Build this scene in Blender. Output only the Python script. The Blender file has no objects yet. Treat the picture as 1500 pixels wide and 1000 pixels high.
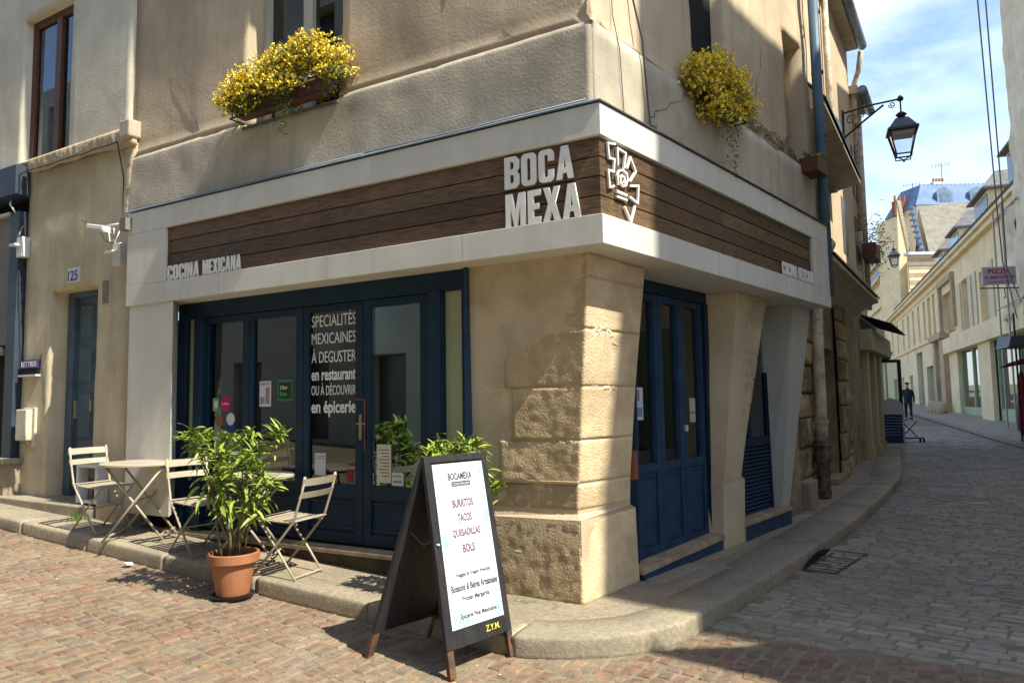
import bpy, bmesh, math, random
from math import sin, cos, pi, radians, sqrt, exp, log
from mathutils import Vector, Matrix, noise
random.seed(7)
S = bpy.context.scene
COL = S.collection

# ------------------------------------------------------------------ camera
PITCH, ROLL = radians(4.763), radians(0.945)
fwd = Vector((0, cos(PITCH), sin(PITCH))); upv = Vector((0, -sin(PITCH), cos(PITCH))); rt = Vector((1, 0, 0))
right = rt*cos(ROLL) - upv*sin(ROLL); up = rt*sin(ROLL) + upv*cos(ROLL)
cam = bpy.data.cameras.new('camera'); cam.sensor_width = 36; cam.lens = 25.92; cam.clip_start = .05; cam.clip_end = 2000
camo = bpy.data.objects.new('camera', cam); COL.objects.link(camo)
camo.matrix_world = Matrix(((right.x, up.x, -fwd.x, 0), (right.y, up.y, -fwd.y, 0), (right.z, up.z, -fwd.z, 1.5), (0, 0, 0, 1)))
S.camera = camo

# ------------------------------------------------------------------ light
SUN_AZ, SUN_EL = 124.6, 52.0          # clockwise from +Y, towards the sun
w = bpy.data.worlds.new('World'); S.world = w; w.use_nodes = True
nt = w.node_tree; bg = nt.nodes['Background']
sky = nt.nodes.new('ShaderNodeTexSky'); sky.sky_type = 'NISHITA'; sky.sun_disc = False
sky.sun_elevation = radians(SUN_EL); sky.sun_rotation = radians(SUN_AZ); sky.air_density = 1.0; sky.dust_density = .6; sky.ozone_density = 3.0
tc = nt.nodes.new('ShaderNodeTexCoord'); mp = nt.nodes.new('ShaderNodeMapping'); mp.inputs['Scale'].default_value = (1.6, 1.6, 3.4); mp.inputs['Location'].default_value = (.35, .1, .4)
nz = nt.nodes.new('ShaderNodeTexNoise'); nz.inputs['Scale'].default_value = 1.7; nz.inputs['Detail'].default_value = 9; nz.inputs['Roughness'].default_value = .56; nz.inputs['Distortion'].default_value = .3
cr = nt.nodes.new('ShaderNodeValToRGB'); cr.color_ramp.elements[0].position = .48; cr.color_ramp.elements[0].color = (0.03, 0.03, 0.03, 1); cr.color_ramp.elements[1].position = .76; cr.color_ramp.elements[1].color = (.9, .9, .9, 1)
mx = nt.nodes.new('ShaderNodeMix'); mx.data_type = 'RGBA'; mx.inputs[7].default_value = (4.9, 5.3, 5.9, 1)
nt.links.new(tc.outputs['Generated'], mp.inputs[0]); nt.links.new(mp.outputs[0], nz.inputs[0]); nt.links.new(nz.outputs[0], cr.inputs[0])
nt.links.new(cr.outputs[0], mx.inputs[0]); nt.links.new(sky.outputs[0], mx.inputs[6]); nt.links.new(mx.outputs[2], bg.inputs[0])
bg.inputs[1].default_value = .15
sl = bpy.data.lights.new('sun', 'SUN'); sl.energy = 4.5; sl.angle = radians(.5); sl.color = (1, .94, .79)
so = bpy.data.objects.new('sun', sl); COL.objects.link(so)
sd = Vector((sin(radians(SUN_AZ))*cos(radians(SUN_EL)), cos(radians(SUN_AZ))*cos(radians(SUN_EL)), sin(radians(SUN_EL))))
so.rotation_euler = sd.to_track_quat('Z', 'Y').to_euler(); so.location = sd*40
S.view_settings.view_transform = 'Standard'; S.view_settings.look = 'None'; S.view_settings.exposure = 1.05; S.view_settings.gamma = 1
S.view_settings.use_curve_mapping = False

# ------------------------------------------------------------------ materials
MATS = {}
def mat(name, c1, c2=None, scale=2.0, rough=.85, bump=0.0, bscale=60.0, streak=0.0, stain=None, stscale=.8, stamt=.5, tint=False, spec=.3, metal=0.0, stretch=(1, 1, 1), detail=6, thr=(.38, .62), bdist=.01):
    if name in MATS: return MATS[name]
    m = bpy.data.materials.new(name); m.use_nodes = True; MATS[name] = m
    n = m.node_tree.nodes; l = m.node_tree.links; b = n['Principled BSDF']
    b.inputs['Roughness'].default_value = rough; b.inputs['Specular IOR Level'].default_value = spec; b.inputs['Metallic'].default_value = metal
    tc = n.new('ShaderNodeTexCoord'); mp = n.new('ShaderNodeMapping'); mp.inputs['Scale'].default_value = stretch; l.new(tc.outputs['Object'], mp.inputs[0])
    if c2 is None: c2 = tuple(x*.85 for x in c1)
    nz = n.new('ShaderNodeTexNoise'); nz.inputs['Scale'].default_value = scale; nz.inputs['Detail'].default_value = detail; nz.inputs['Roughness'].default_value = .6
    l.new(mp.outputs[0], nz.inputs[0])
    r = n.new('ShaderNodeValToRGB'); r.color_ramp.elements[0].position = thr[0]; r.color_ramp.elements[1].position = thr[1]
    r.color_ramp.elements[0].color = (*c1, 1); r.color_ramp.elements[1].color = (*c2, 1); l.new(nz.outputs[0], r.inputs[0])
    out = r.outputs[0]
    def mixc(fac, a, bcol, mode='MIX'):
        x = n.new('ShaderNodeMix'); x.data_type = 'RGBA'; x.blend_type = mode
        if isinstance(fac, float): x.inputs[0].default_value = fac
        else: l.new(fac, x.inputs[0])
        l.new(a, x.inputs[6])
        if isinstance(bcol, tuple): x.inputs[7].default_value = (*bcol, 1)
        else: l.new(bcol, x.inputs[7])
        return x.outputs[2]
    def mask(sc, strch, lo, hi, amt):
        mp2 = n.new('ShaderNodeMapping'); mp2.inputs['Scale'].default_value = strch; mp2.inputs['Location'].default_value = (3.1, 7.7, 1.3); l.new(tc.outputs['Object'], mp2.inputs[0])
        z = n.new('ShaderNodeTexNoise'); z.inputs['Scale'].default_value = sc; z.inputs['Detail'].default_value = 8; z.inputs['Roughness'].default_value = .65; l.new(mp2.outputs[0], z.inputs[0])
        q = n.new('ShaderNodeMapRange'); q.inputs[1].default_value = lo; q.inputs[2].default_value = hi; q.inputs[4].default_value = amt; l.new(z.outputs[0], q.inputs[0]); return q.outputs[0]
    if stain: out = mixc(mask(stscale, (1, 1, 1), .45, .72, stamt), out, stain)
    if streak: out = mixc(mask(5.0, (1, 1, .12), .42, .8, streak), out, tuple(x*.45 for x in c1))
    if tint:
        a = n.new('ShaderNodeAttribute'); a.attribute_name = 'tint'; out = mixc(1.0, out, a.outputs[0], 'MULTIPLY')
    l.new(out, b.inputs['Base Color'])
    if bump:
        z = n.new('ShaderNodeTexNoise'); z.inputs['Scale'].default_value = bscale; z.inputs['Detail'].default_value = 5; l.new(mp.outputs[0], z.inputs[0])
        z2 = n.new('ShaderNodeTexNoise'); z2.inputs['Scale'].default_value = bscale*.13; z2.inputs['Detail'].default_value = 6; l.new(mp.outputs[0], z2.inputs[0])
        ad = n.new('ShaderNodeMath'); ad.operation = 'ADD'; l.new(z.outputs[0], ad.inputs[0]); l.new(z2.outputs[0], ad.inputs[1])
        bp = n.new('ShaderNodeBump'); bp.inputs['Strength'].default_value = bump; bp.inputs['Distance'].default_value = bdist
        l.new(ad.outputs[0], bp.inputs['Height']); l.new(bp.outputs[0], b.inputs['Normal'])
    return m
def flat(name, c, rough=.6, **k): return mat(name, c, tuple(x*.9 for x in c), scale=6, rough=rough, **k)
def glass_mat(name, tint=(.70, .82, .84), refl=.05):
    m = bpy.data.materials.new(name); m.use_nodes = True; n = m.node_tree.nodes; l = m.node_tree.links; n.clear()
    o = n.new('ShaderNodeOutputMaterial'); t = n.new('ShaderNodeBsdfTransparent'); t.inputs[0].default_value = (*tint, 1)
    g = n.new('ShaderNodeBsdfGlossy'); g.inputs['Roughness'].default_value = .015; g.inputs[0].default_value = (.95, .97, 1, 1)
    f = n.new('ShaderNodeFresnel'); f.inputs[0].default_value = 1.5
    a = n.new('ShaderNodeMath'); a.operation = 'MULTIPLY_ADD'; a.inputs[1].default_value = 1.1; a.inputs[2].default_value = refl
    mx = n.new('ShaderNodeMixShader'); l.new(f.outputs[0], a.inputs[0]); l.new(a.outputs[0], mx.inputs[0]); l.new(t.outputs[0], mx.inputs[1]); l.new(g.outputs[0], mx.inputs[2]); l.new(mx.outputs[0], o.inputs[0])
    MATS[name] = m; return m
PLASTER = mat('plaster_ochre', (.58, .465, .325), (.46, .36, .245), scale=.9, bump=.28, bscale=38, streak=.6, stain=(.27, .205, .14), stamt=.65, stscale=.6)
BAND = mat('plaster_grey_band', (.56, .495, .385), (.42, .365, .28), scale=1.4, bump=.35, bscale=45, streak=.55, stain=(.26, .23, .185), stamt=.7, stscale=.9)
CREAM = mat('plaster_cream', (.68, .63, .51), (.56, .51, .40), scale=1.1, bump=.35, bscale=45, streak=.25, stain=(.36, .32, .25), stamt=.5)
YELPL = mat('plaster_yellow', (.64, .56, .40), (.50, .43, .295), scale=1.1, bump=.3, bscale=45, streak=.6, stain=(.30, .24, .16), stamt=.65)
LIME = mat('limestone', (.60, .49, .32), (.45, .35, .22), scale=3.5, bump=.6, bscale=60, stain=(.33, .25, .165), stamt=.55, stscale=2.5, bdist=.015, tint=True)
MORTAR = mat('lime_mortar', (.55, .44, .30), (.42, .33, .215), scale=2.5, bump=.5, bscale=60, stain=(.34, .26, .17), stamt=.4)
RUBBLE = mat('old_rubble_stone', (.46, .35, .20), (.24, .18, .11), scale=4, bump=1.0, bscale=35, stain=(.10, .08, .06), stamt=.75, stscale=1.6, tint=True, bdist=.03)
RUBM = mat('old_rubble_mortar', (.38, .30, .19), (.22, .17, .115), scale=3, bump=.8, bscale=30, stain=(.10, .08, .06), stamt=.6)
RENDERP = mat('pier_render', (.57, .46, .32), (.48, .38, .26), scale=1.4, bump=.25, bscale=50, stain=(.38, .30, .2), stamt=.35)
WHITEB = mat('painted_fascia_white', (.68, .655, .59), (.61, .585, .525), scale=.9, rough=.6, bump=.12, bscale=9, streak=.28, stain=(.44, .41, .36), stamt=.4)
WHITEL = flat('letter_white', (.82, .80, .76), .5)
WOODP = mat('fascia_wood', (.15, .088, .045), (.055, .034, .019), scale=7, rough=.55, bump=.3, bscale=60, stretch=(1.2, 1.2, 14), tint=True, stain=(.19, .115, .075), stamt=.4)
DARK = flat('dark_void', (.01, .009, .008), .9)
BLUE = mat('blue_paint', (.006, .026, .052), (.004, .018, .038), scale=3, rough=.5, bump=.12, bscale=14, stain=(.012, .04, .07), stamt=.3, spec=.25)
BLUE2 = mat('blue_paint_worn', (.016, .052, .11), (.010, .034, .075), scale=5, rough=.5, bump=.3, bscale=30, stain=(.06, .07, .09), stamt=.4)
GRANITE = mat('granite', (.35, .295, .21), (.25, .205, .145), scale=30, rough=.85, bump=.45, bscale=90, stain=(.17, .15, .12), stamt=.75, stscale=1.5, tint=True, detail=10)
ASPH = mat('pavement_surface', (.32, .27, .195), (.22, .18, .13), scale=30, rough=.9, bump=.5, bscale=110, stain=(.13, .115, .09), stamt=.65, stscale=1.3, detail=10)
COBR = mat('red_sett', (.222, .15, .104), (.15, .102, .073), scale=16, rough=.8, bump=1.0, bscale=60, tint=True, stain=(.29, .25, .18), stamt=.6, stscale=2.2)
COBG = mat('grey_sett', (.305, .27, .215), (.22, .195, .158), scale=14, rough=.62, bump=.8, bscale=70, tint=True, stain=(.22, .205, .14), stamt=.4, stscale=3)
JOINT = mat('sand_joint', (.25, .205, .14), (.16, .135, .09), scale=10, bump=.8, bscale=90, stain=(.13, .125, .06), stamt=.55, stscale=1.6)
ZINC = mat('zinc', (.20, .26, .34), (.13, .17, .23), scale=3, rough=.45, metal=.3, bump=.1, bscale=20, stain=(.30, .34, .38), stamt=.4)
ZINCP = mat('zinc_roof', (.14, .22, .34), (.10, .16, .26), scale=.6, rough=.75)
PIPEB = mat('pipe_blue_grey', (.06, .12, .18), (.04, .09, .13), scale=4, rough=.5, bump=.2, bscale=30, stain=(.2, .22, .24), stamt=.3)
PIPEW = mat('old_pipe_paint', (.66, .58, .45), (.50, .43, .33), scale=5, rough=.6, bump=.5, bscale=40, stain=(.14, .07, .05), stamt=.8, stscale=7)
IRON = flat('black_iron', (.014, .015, .02), .45)
STEEL = mat('blue_grey_steel', (.045, .065, .085), (.03, .045, .06), scale=2, rough=.5)
TERRA = mat('terracotta', (.36, .125, .05), (.28, .09, .035), scale=6, rough=.8, bump=.15, bscale=50, stain=(.42, .24, .14), stamt=.5)
SOIL = flat('soil', (.03, .02, .014), .95)
CHAIRM = mat('chair_taupe_metal', (.43, .375, .285), (.37, .32, .24), scale=6, rough=.45, spec=.4)
LEAF = mat('leaf_green', (.21, .30, .055), (.14, .22, .035), scale=5, rough=.45, tint=True, spec=.4)
LEAFD = mat('leaf_dark', (.13, .17, .05), (.07, .10, .03), scale=6, rough=.6, tint=True)
STEM = flat('plant_stem', (.17, .15, .07), .8)
PETAL = mat('yellow_petal', (.95, .80, .10), (.93, .70, .05), scale=12, rough=.6, tint=True)
WOODW = mat('window_wood_brown', (.13, .055, .03), (.085, .035, .02), scale=6, rough=.5, stretch=(8, 8, 1), bump=.2)
FRAMEC = flat('window_frame_cream', (.50, .48, .38), .5)
SILLW = mat('worn_threshold_wood', (.42, .32, .21), (.27, .20, .135), scale=6, rough=.75, bump=.4, bscale=60, stain=(.14, .11, .08), stamt=.4)
BOARDB = mat('board_frame_black', (.014, .015, .019), (.028, .025, .026), scale=5, rough=.5, bump=.3, bscale=50, stretch=(3, 3, .6))
RUST = mat('board_leg_worn', (.14, .065, .035), (.04, .03, .028), scale=9, rough=.7, bump=.3)
PAPER = flat('paper_white', (.58, .60, .61), .5)
INK = flat('ink_dark', (.045, .035, .045), .6)
TEAL = flat('print_teal', (.16, .56, .58), .6)
GLASS = glass_mat('window_glass'); GLASSD = glass_mat('window_glass_clear', (.9, .93, .93), .05)
FROST = mat('pale_green_panel', (.42, .44, .28), (.36, .38, .25), scale=1.5, rough=.35, spec=.5)
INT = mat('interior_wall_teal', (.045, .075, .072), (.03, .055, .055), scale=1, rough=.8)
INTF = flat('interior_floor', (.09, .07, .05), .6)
CURT = mat('curtain', (.28, .36, .36), (.17, .23, .24), scale=3, stretch=(9, 9, .5), rough=.8)
SLATE = mat('slate_roof', (.16, .155, .15), (.10, .10, .105), scale=5, rough=.7, bump=.6, bscale=14)
TILE = mat('tile_roof', (.34, .27, .18), (.24, .19, .13), scale=6, rough=.8, bump=.6, bscale=12)
FARPL = mat('far_cream_wall', (.84, .68, .42), (.74, .585, .35), scale=.8, bump=.2, bscale=20, streak=.2, stain=(.42, .35, .25), stamt=.45)
FARSH = flat('far_shutter', (.60, .50, .34), .7)
FARDK = flat('far_window_dark', (.10, .085, .07), .3, spec=.6)
FARBL = mat('far_window_blue', (.16, .22, .28), (.10, .15, .2), scale=2, rough=.2, spec=.6)
GREENW = mat('green_shopfront', (.30, .38, .22), (.24, .32, .18), scale=1.2, rough=.4, spec=.5)
RED = flat('dark_red', (.22, .012, .02), .5)
MOSS = mat('moss', (.09, .11, .02), (.05, .06, .015), scale=8, bump=.8, tint=False)

# ------------------------------------------------------------------ frames
class Fr:
    def __init__(s, o, az, out):
        s.o = Vector((o[0], o[1], 0)); a = radians(az); s.d = Vector((sin(a), cos(a), 0)); s.n = Vector((s.d.y, -s.d.x, 0))*out
    def p(s, a, o, z): return s.o + s.d*a + s.n*o + Vector((0, 0, z))
OX = (0.648, 5.059)
FL = Fr(OX, -59.66, -1); FR = Fr(OX, 39.82, 1); FP = Fr((3.658, 9.840), 32, 1); FQ = Fr((17.767, 27.113), 22, -1)
def softp(x, k=.5): return k*log(1+exp(min(x/k, 50)))
def G(x, y):
    q = Vector((x, y, 0))-FL.o
    return .057*softp(q.dot(FL.d)-.6) + .019*softp(q.dot(FR.d)-7, 2.)
def Gf(f, s, o): p = f.p(s, o, 0); return G(p.x, p.y)

# ------------------------------------------------------------------ object helpers
ORG = {}
def org(o): return ORG.get(o.name, Vector((0, 0, 0))) if o else Vector((0, 0, 0))
def tag(o, label=None, cat=None, group=None, kind=None):
    if label: o['label'] = label
    if cat: o['category'] = cat
    if group: o['group'] = group
    if kind: o['kind'] = kind
    return o
def thing(name, label, cat, loc=(0, 0, 0), group=None):
    o = bpy.data.objects.new(name, None); o.empty_display_size = .2; COL.objects.link(o); o.location = loc; ORG[o.name] = Vector(loc)
    return tag(o, label, cat, group)
def link(name, me, parent=None, origin=None):
    o = bpy.data.objects.new(name, me); COL.objects.link(o)
    if parent is not None: o.parent = parent; ORG[o.name] = org(parent)
    else: ORG[o.name] = Vector(origin) if origin is not None else Vector((0, 0, 0)); o.location = ORG[o.name]
    return o
class MB:
    def __init__(s): s.v = []; s.f = []; s.t = []
    def add(s, vs, fs, tint=None):
        b = len(s.v); s.v += [tuple(v) for v in vs]; s.f += [tuple(i+b for i in f) for f in fs]; s.t += [tint or (1, 1, 1)]*len(vs); return s
    def hexa(s, p, tint=None):   # p: 8 points bottom 4 (ccw) then top 4
        return s.add(p, [(0, 3, 2, 1), (4, 5, 6, 7), (0, 1, 5, 4), (1, 2, 6, 5), (2, 3, 7, 6), (3, 0, 4, 7)], tint)
    def bx(s, f, a0, a1, o0, o1, z0, z1, tint=None):
        return s.hexa([f.p(a0, o0, z0), f.p(a1, o0, z0), f.p(a1, o1, z0), f.p(a0, o1, z0), f.p(a0, o0, z1), f.p(a1, o0, z1), f.p(a1, o1, z1), f.p(a0, o1, z1)], tint)
    def box(s, c, sz, M=None, tint=None):
        x, y, z = [q/2 for q in sz]; P = [Vector((a, b, d)) for d in (-z, z) for a, b in ((-x, -y), (x, -y), (x, y), (-x, y))]
        P = [(M @ q if M else q)+Vector(c) for q in P]; return s.hexa(P, tint)
    def quad(s, a, b, c, d, tint=None): return s.add([a, b, c, d], [(0, 1, 2, 3)], tint)
    def prism(s, poly0, poly1, tint=None):
        n = len(poly0); vs = list(poly0)+list(poly1)
        return s.add(vs, [tuple(range(n))[::-1], tuple(range(n, 2*n))]+[(i, (i+1) % n, n+(i+1) % n, n+i) for i in range(n)], tint)
    def loft(s, rings, tint=None, closed=True):
        n = len(rings[0]); vs = [p for r in rings for p in r]; fs = []
        for k in range(len(rings)-1):
            for i in range(n): j = (i+1) % n; fs.append((k*n+i, k*n+j, (k+1)*n+j, (k+1)*n+i))
        if closed: fs += [tuple(range(n))[::-1], tuple(range((len(rings)-1)*n, len(rings)*n))]
        return s.add(vs, fs, tint)
    def tube(s, path, r, n=8, tint=None):
        path = [Vector(p) for p in path]; rings = []
        rr = r if isinstance(r, (list, tuple)) else [r]*len(path); ref = None
        for i, p in enumerate(path):
            t = (path[min(i+1, len(path)-1)]-path[max(i-1, 0)]).normalized()
            if ref is None: ref = t.orthogonal().normalized()
            u = (ref - t*ref.dot(t)).normalized(); ref = u; v = t.cross(u)
            rings.append([p+(u*cos(2*pi*k/n)+v*sin(2*pi*k/n))*rr[i] for k in range(n)])
        return s.loft(rings, tint)
    def lathe(s, prof, c, n=24, tint=None, closed=False):
        c = Vector(c); rings = [[c+Vector((r*cos(2*pi*k/n), r*sin(2*pi*k/n), z)) for k in range(n)] for r, z in prof]
        return s.loft(rings, tint, closed)
    def bar(s, a, b, wd, th, upd=(0, 0, 1), tint=None):
        a = Vector(a); b = Vector(b); t = (b-a).normalized(); u = Vector(upd); u = (u-t*u.dot(t)).normalized(); v = t.cross(u)
        P = []
        for q in (a, b): P += [q-u*th/2-v*wd/2, q+u*th/2-v*wd/2, q+u*th/2+v*wd/2, q-u*th/2+v*wd/2]
        return s.hexa(P, tint)
    def build(s, name, m, parent=None, smooth=False, bevel=0, norm=True, label=None, origin=None):
        og = org(parent) if parent is not None else (Vector(origin) if origin is not None else Vector((0, 0, 0)))
        me = bpy.data.meshes.new(name); me.from_pydata([(v[0]-og.x, v[1]-og.y, v[2]-og.z) for v in s.v], [], s.f)
        if norm:
            b = bmesh.new(); b.from_mesh(me); bmesh.ops.recalc_face_normals(b, faces=b.faces)
            b.to_mesh(me); b.free()
        if any(t != (1, 1, 1) for t in s.t):
            a = me.color_attributes.new('tint', 'FLOAT_COLOR', 'POINT')
            for i, t in enumerate(s.t): a.data[i].color = (*t, 1)
        elif 1:
            a = me.color_attributes.new('tint', 'FLOAT_COLOR', 'POINT'); a.data.foreach_set('color', [1.0]*(4*len(me.vertices)))
        me.materials.append(m)
        if smooth: me.shade_smooth() if hasattr(me, 'shade_smooth') else None
        o = link(name, me, parent, None if parent is not None else og)
        if bevel:
            md = o.modifiers.new('bevel', 'BEVEL'); md.width = bevel; md.segments = 2; md.limit_method = 'ANGLE'
        if label: o['label'] = label
        return o
def B(f, a0, a1, o0, o1, z0, z1, name, m, parent=None, **k): return MB().bx(f, a0, a1, o0, o1, z0, z1).build(name, m, parent, **k)
def tr(a=.12, c=.03):
    v = 1+random.uniform(-a, a); return (v*(1+random.uniform(-c, c)), v, v*(1+random.uniform(-c, c)))
CS = .846
def wall(f, s0, s1, z0, z1, outf, thick, holes, cell, amp, seed=0, corner=False, nsc=2.0):
    """sheet-and-back wall in frame f with rectangular holes; outf(s, z) gives its front"""
    def ax(a, b, extra):
        st = sorted(set([a, b]+[e for e in extra if a < e < b])); r = []
        for i in range(len(st)-1):
            k = max(1, round((st[i+1]-st[i])/cell)); r += [st[i]+(st[i+1]-st[i])*j/k for j in range(k)]
        return r+[b]
    S_ = ax(s0, s1, [h[0] for h in holes]+[h[1] for h in holes]); Z_ = ax(z0, z1, [h[2] for h in holes]+[h[3] for h in holes])
    ns, nz_ = len(S_), len(Z_); V = []
    for z in Z_:
        for s in S_:
            o = outf(s, z); d = amp*(noise.fractal(Vector((s*nsc+seed, z*nsc, seed*1.7)), .8, 2.1, 4))
            ss = s
            if corner:
                k = max(0, 1-(s-s0)/.5); ss = s + CS*(-o)*k; d *= min(1, (s-s0)/.15)
            V.append(f.p(ss, o+d, z))
    nb = len(V)
    for z in Z_:
        for s in S_: V.append(f.p(s+(thick*.9 if corner and s == s0 else 0), outf(s, z)-thick, z))
    def solid(i, j):
        if i < 0 or j < 0 or i >= ns-1 or j >= nz_-1: return False
        cs, cz = (S_[i]+S_[i+1])/2, (Z_[j]+Z_[j+1])/2
        return not any(h[0] < cs < h[1] and h[2] < cz < h[3] for h in holes)
    F = []; ix = lambda i, j: j*ns+i
    for j in range(nz_-1):
        for i in range(ns-1):
            if not solid(i, j): continue
            a, b, c, d = ix(i, j), ix(i+1, j), ix(i+1, j+1), ix(i, j+1)
            F.append((a, b, c, d)); F.append((d+nb, c+nb, b+nb, a+nb))
            if not solid(i-1, j): F.append((a, d, d+nb, a+nb))
            if not solid(i+1, j): F.append((c, b, b+nb, c+nb))
            if not solid(i, j-1): F.append((b, a, a+nb, b+nb))
            if not solid(i, j+1): F.append((d, c, c+nb, d+nb))
    m = MB(); m.add(V, F); return m
def stone_strip(paths, z0, z1, amp, seed, proud=.012, cell=.035, amps=None, nsc=7, tint=None, inset=.006, er=.035, tints=None):
    """rough-faced block whose face runs along a polyline; paths = (points at z0, points at z1, outward hint)"""
    pb, pt, hint = paths; L = [0]
    for i in range(1, len(pb)): L.append(L[-1]+(Vector(pb[i])-Vector(pb[i-1])).length)
    T = L[-1]; us = []
    for i in range(len(pb)-1):
        k = max(2, round((L[i+1]-L[i])/cell)); us += [(i, j/k) for j in range(k)]
    us.append((len(pb)-2, 1.0)); nzz = max(3, round((z1-z0)/cell)); V = []; n = len(us)
    def pos(P, i, t): return Vector(P[i]).lerp(Vector(P[i+1]), t)
    nr = []
    for i in range(len(pb)-1):
        d = Vector(pb[i+1])-Vector(pb[i]); d.z = 0; q = Vector((d.y, -d.x, 0)).normalized(); nr.append(q if q.dot(Vector(hint)) > 0 else -q)
    for j in range(nzz+1):
        tz = j/nzz
        for (i, t) in us:
            a = pos(pb, i, t).lerp(pos(pt, i, t), tz); lu = L[i]+(L[i+1]-L[i])*t
            nn = nr[i]
            if t < .12 and i > 0: nn = (nr[i]+nr[i-1]).normalized()
            e = min(lu, T-lu, (z1-z0)*tz, (z1-z0)*(1-tz)); ed = max(0, min(1, e/(er*(1+.8*noise.noise(Vector((a.x*9, a.y*9, a.z*9+seed))))))); ed = ed*(2-ed)
            am_ = amp*(amps[i] if amps else 1)
            f1 = noise.fractal(Vector((a.x*nsc+seed, a.y*nsc, a.z*nsc)), .75, 2.2, 4); f2 = noise.noise(Vector((a.x*2.3+seed*3, a.y*2.3, a.z*2.6)))
            V.append(a + nn*(proud*ed + am_*f1*ed + am_*.5*f2*ed - inset*(1-ed)))
    F = []
    for j in range(nzz):
        for i in range(n-1): a = j*n+i; F.append((a, a+1, a+n+1, a+n))
    # skirt backwards
    b = len(V); per = [i for i in range(n)]+[j*n+n-1 for j in range(1, nzz+1)]+[nzz*n+i for i in range(n-2, -1, -1)]+[j*n for j in range(nzz-1, 0, -1)]
    cen = sum((Vector(v) for v in V), Vector())/len(V)
    for q in per: V.append(Vector(V[q]) - (nr[0]+nr[-1]).normalized()*.05)
    for k in range(len(per)): F.append((per[k], per[(k+1) % len(per)], b+(k+1) % len(per), b+k))
    m = MB(); m.add(V, F, tint or (1, 1, 1))
    if tints:
        tt = tint or (1, 1, 1)
        for j in range(nzz+1):
            for c, (i, t) in enumerate(us): m.t[j*n+c] = tuple(a*b for a, b in zip(tt, tints[i if not (t == 0 and i > 0) else i]))
    return m

# text on surfaces
def planeM(o, u, v): u = u.normalized(); v = v.normalized(); n = u.cross(v); return Matrix(((u.x, v.x, n.x, o.x), (u.y, v.y, n.y, o.y), (u.z, v.z, n.z, o.z), (0, 0, 0, 1)))
def _curve_mesh(cu):
    o = bpy.data.objects.new('tmp', cu); COL.objects.link(o); dg = bpy.context.evaluated_depsgraph_get(); dg.update()
    me = bpy.data.meshes.new_from_object(o.evaluated_get(dg)); bpy.data.objects.remove(o); return me
def _place(me, M, wd, ht, name, m, parent, x0=None):
    xs = [v.co.x for v in me.vertices]; ys = [v.co.y for v in me.vertices]
    if not xs: return None
    ax, bx_, ay, by = min(xs), max(xs), min(ys), max(ys); sx = wd/(bx_-ax) if wd else 1; sy = ht/(by-ay) if ht else sx; og = org(parent)
    for v in me.vertices: v.co = (M @ Vector(((v.co.x-ax)*sx, (v.co.y-ay)*sy, v.co.z))) - og
    me.materials.clear(); me.materials.append(m); a = me.color_attributes.new('tint', 'FLOAT_COLOR', 'POINT'); a.data.foreach_set('color', [1.0]*(4*len(me.vertices)))
    me.name = name; return link(name, me, parent)
def text(s, M, wd, ht, name, m, parent, depth=.001, bold=0.0):
    cu = bpy.data.curves.new('t', 'FONT'); cu.body = s; cu.extrude = depth; cu.offset = bold; cu.resolution_u = 3
    return _place(_curve_mesh(cu), M, wd, ht, name, m, parent)
T_ = .24
GL = {  # heavy condensed capitals: outer loop, then holes, in a .6 x 1 cell
 'B': [[(0, 0), (.46, 0), (.6, .12), (.6, .42), (.5, .52), (.6, .62), (.6, .88), (.46, 1), (0, 1)], [(.22, .16), (.22, .43), (.34, .43), (.39, .38), (.39, .21), (.34, .16)], [(.22, .59), (.22, .84), (.34, .84), (.39, .8), (.39, .64), (.34, .59)]],
 'O': [[(.13, 0), (.47, 0), (.56, .05), (.6, .14), (.6, .86), (.56, .95), (.47, 1), (.13, 1), (.04, .95), (0, .86), (0, .14), (.04, .05)], [(.22, .19), (.22, .81), (.26, .85), (.34, .85), (.38, .81), (.38, .19), (.34, .15), (.26, .15)]],
 'C': [[(.13, 0), (.47, 0), (.56, .05), (.6, .14), (.6, .36), (.38, .36), (.38, .19), (.34, .15), (.26, .15), (.22, .19), (.22, .81), (.26, .85), (.34, .85), (.38, .81), (.38, .64), (.6, .64), (.6, .86), (.56, .95), (.47, 1), (.13, 1), (.04, .95), (0, .86), (0, .14), (.04, .05)]],
 'A': [[(0, 0), (.21, 0), (.245, .18), (.405, .18), (.44, 0), (.65, 0), (.45, 1), (.2, 1)], [(.275, .34), (.375, .34), (.325, .72)]],
 'M': [[(0, 0), (.2, 0), (.2, .62), (.34, .0), (.46, .0), (.6, .62), (.6, 0), (.8, 0), (.8, 1), (.53, 1), (.4, .42), (.27, 1), (0, 1)]],
 'E': [[(0, 0), (.5, 0), (.5, .17), (.22, .17), (.22, .42), (.43, .42), (.43, .58), (.22, .58), (.22, .83), (.5, .83), (.5, 1), (0, 1)]],
 'X': [[(0, 0), (.23, 0), (.325, .31), (.42, 0), (.65, 0), (.46, .51), (.64, 1), (.42, 1), (.325, .71), (.23, 1), (.01, 1), (.19, .51)]],
 'I': [[(0, 0), (.22, 0), (.22, 1), (0, 1)]],
 'N': [[(0, 0), (.2, 0), (.2, .55), (.4, 0), (.6, 0), (.6, 1), (.4, 1), (.4, .47), (.2, 1), (0, 1)]],
}
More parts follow.
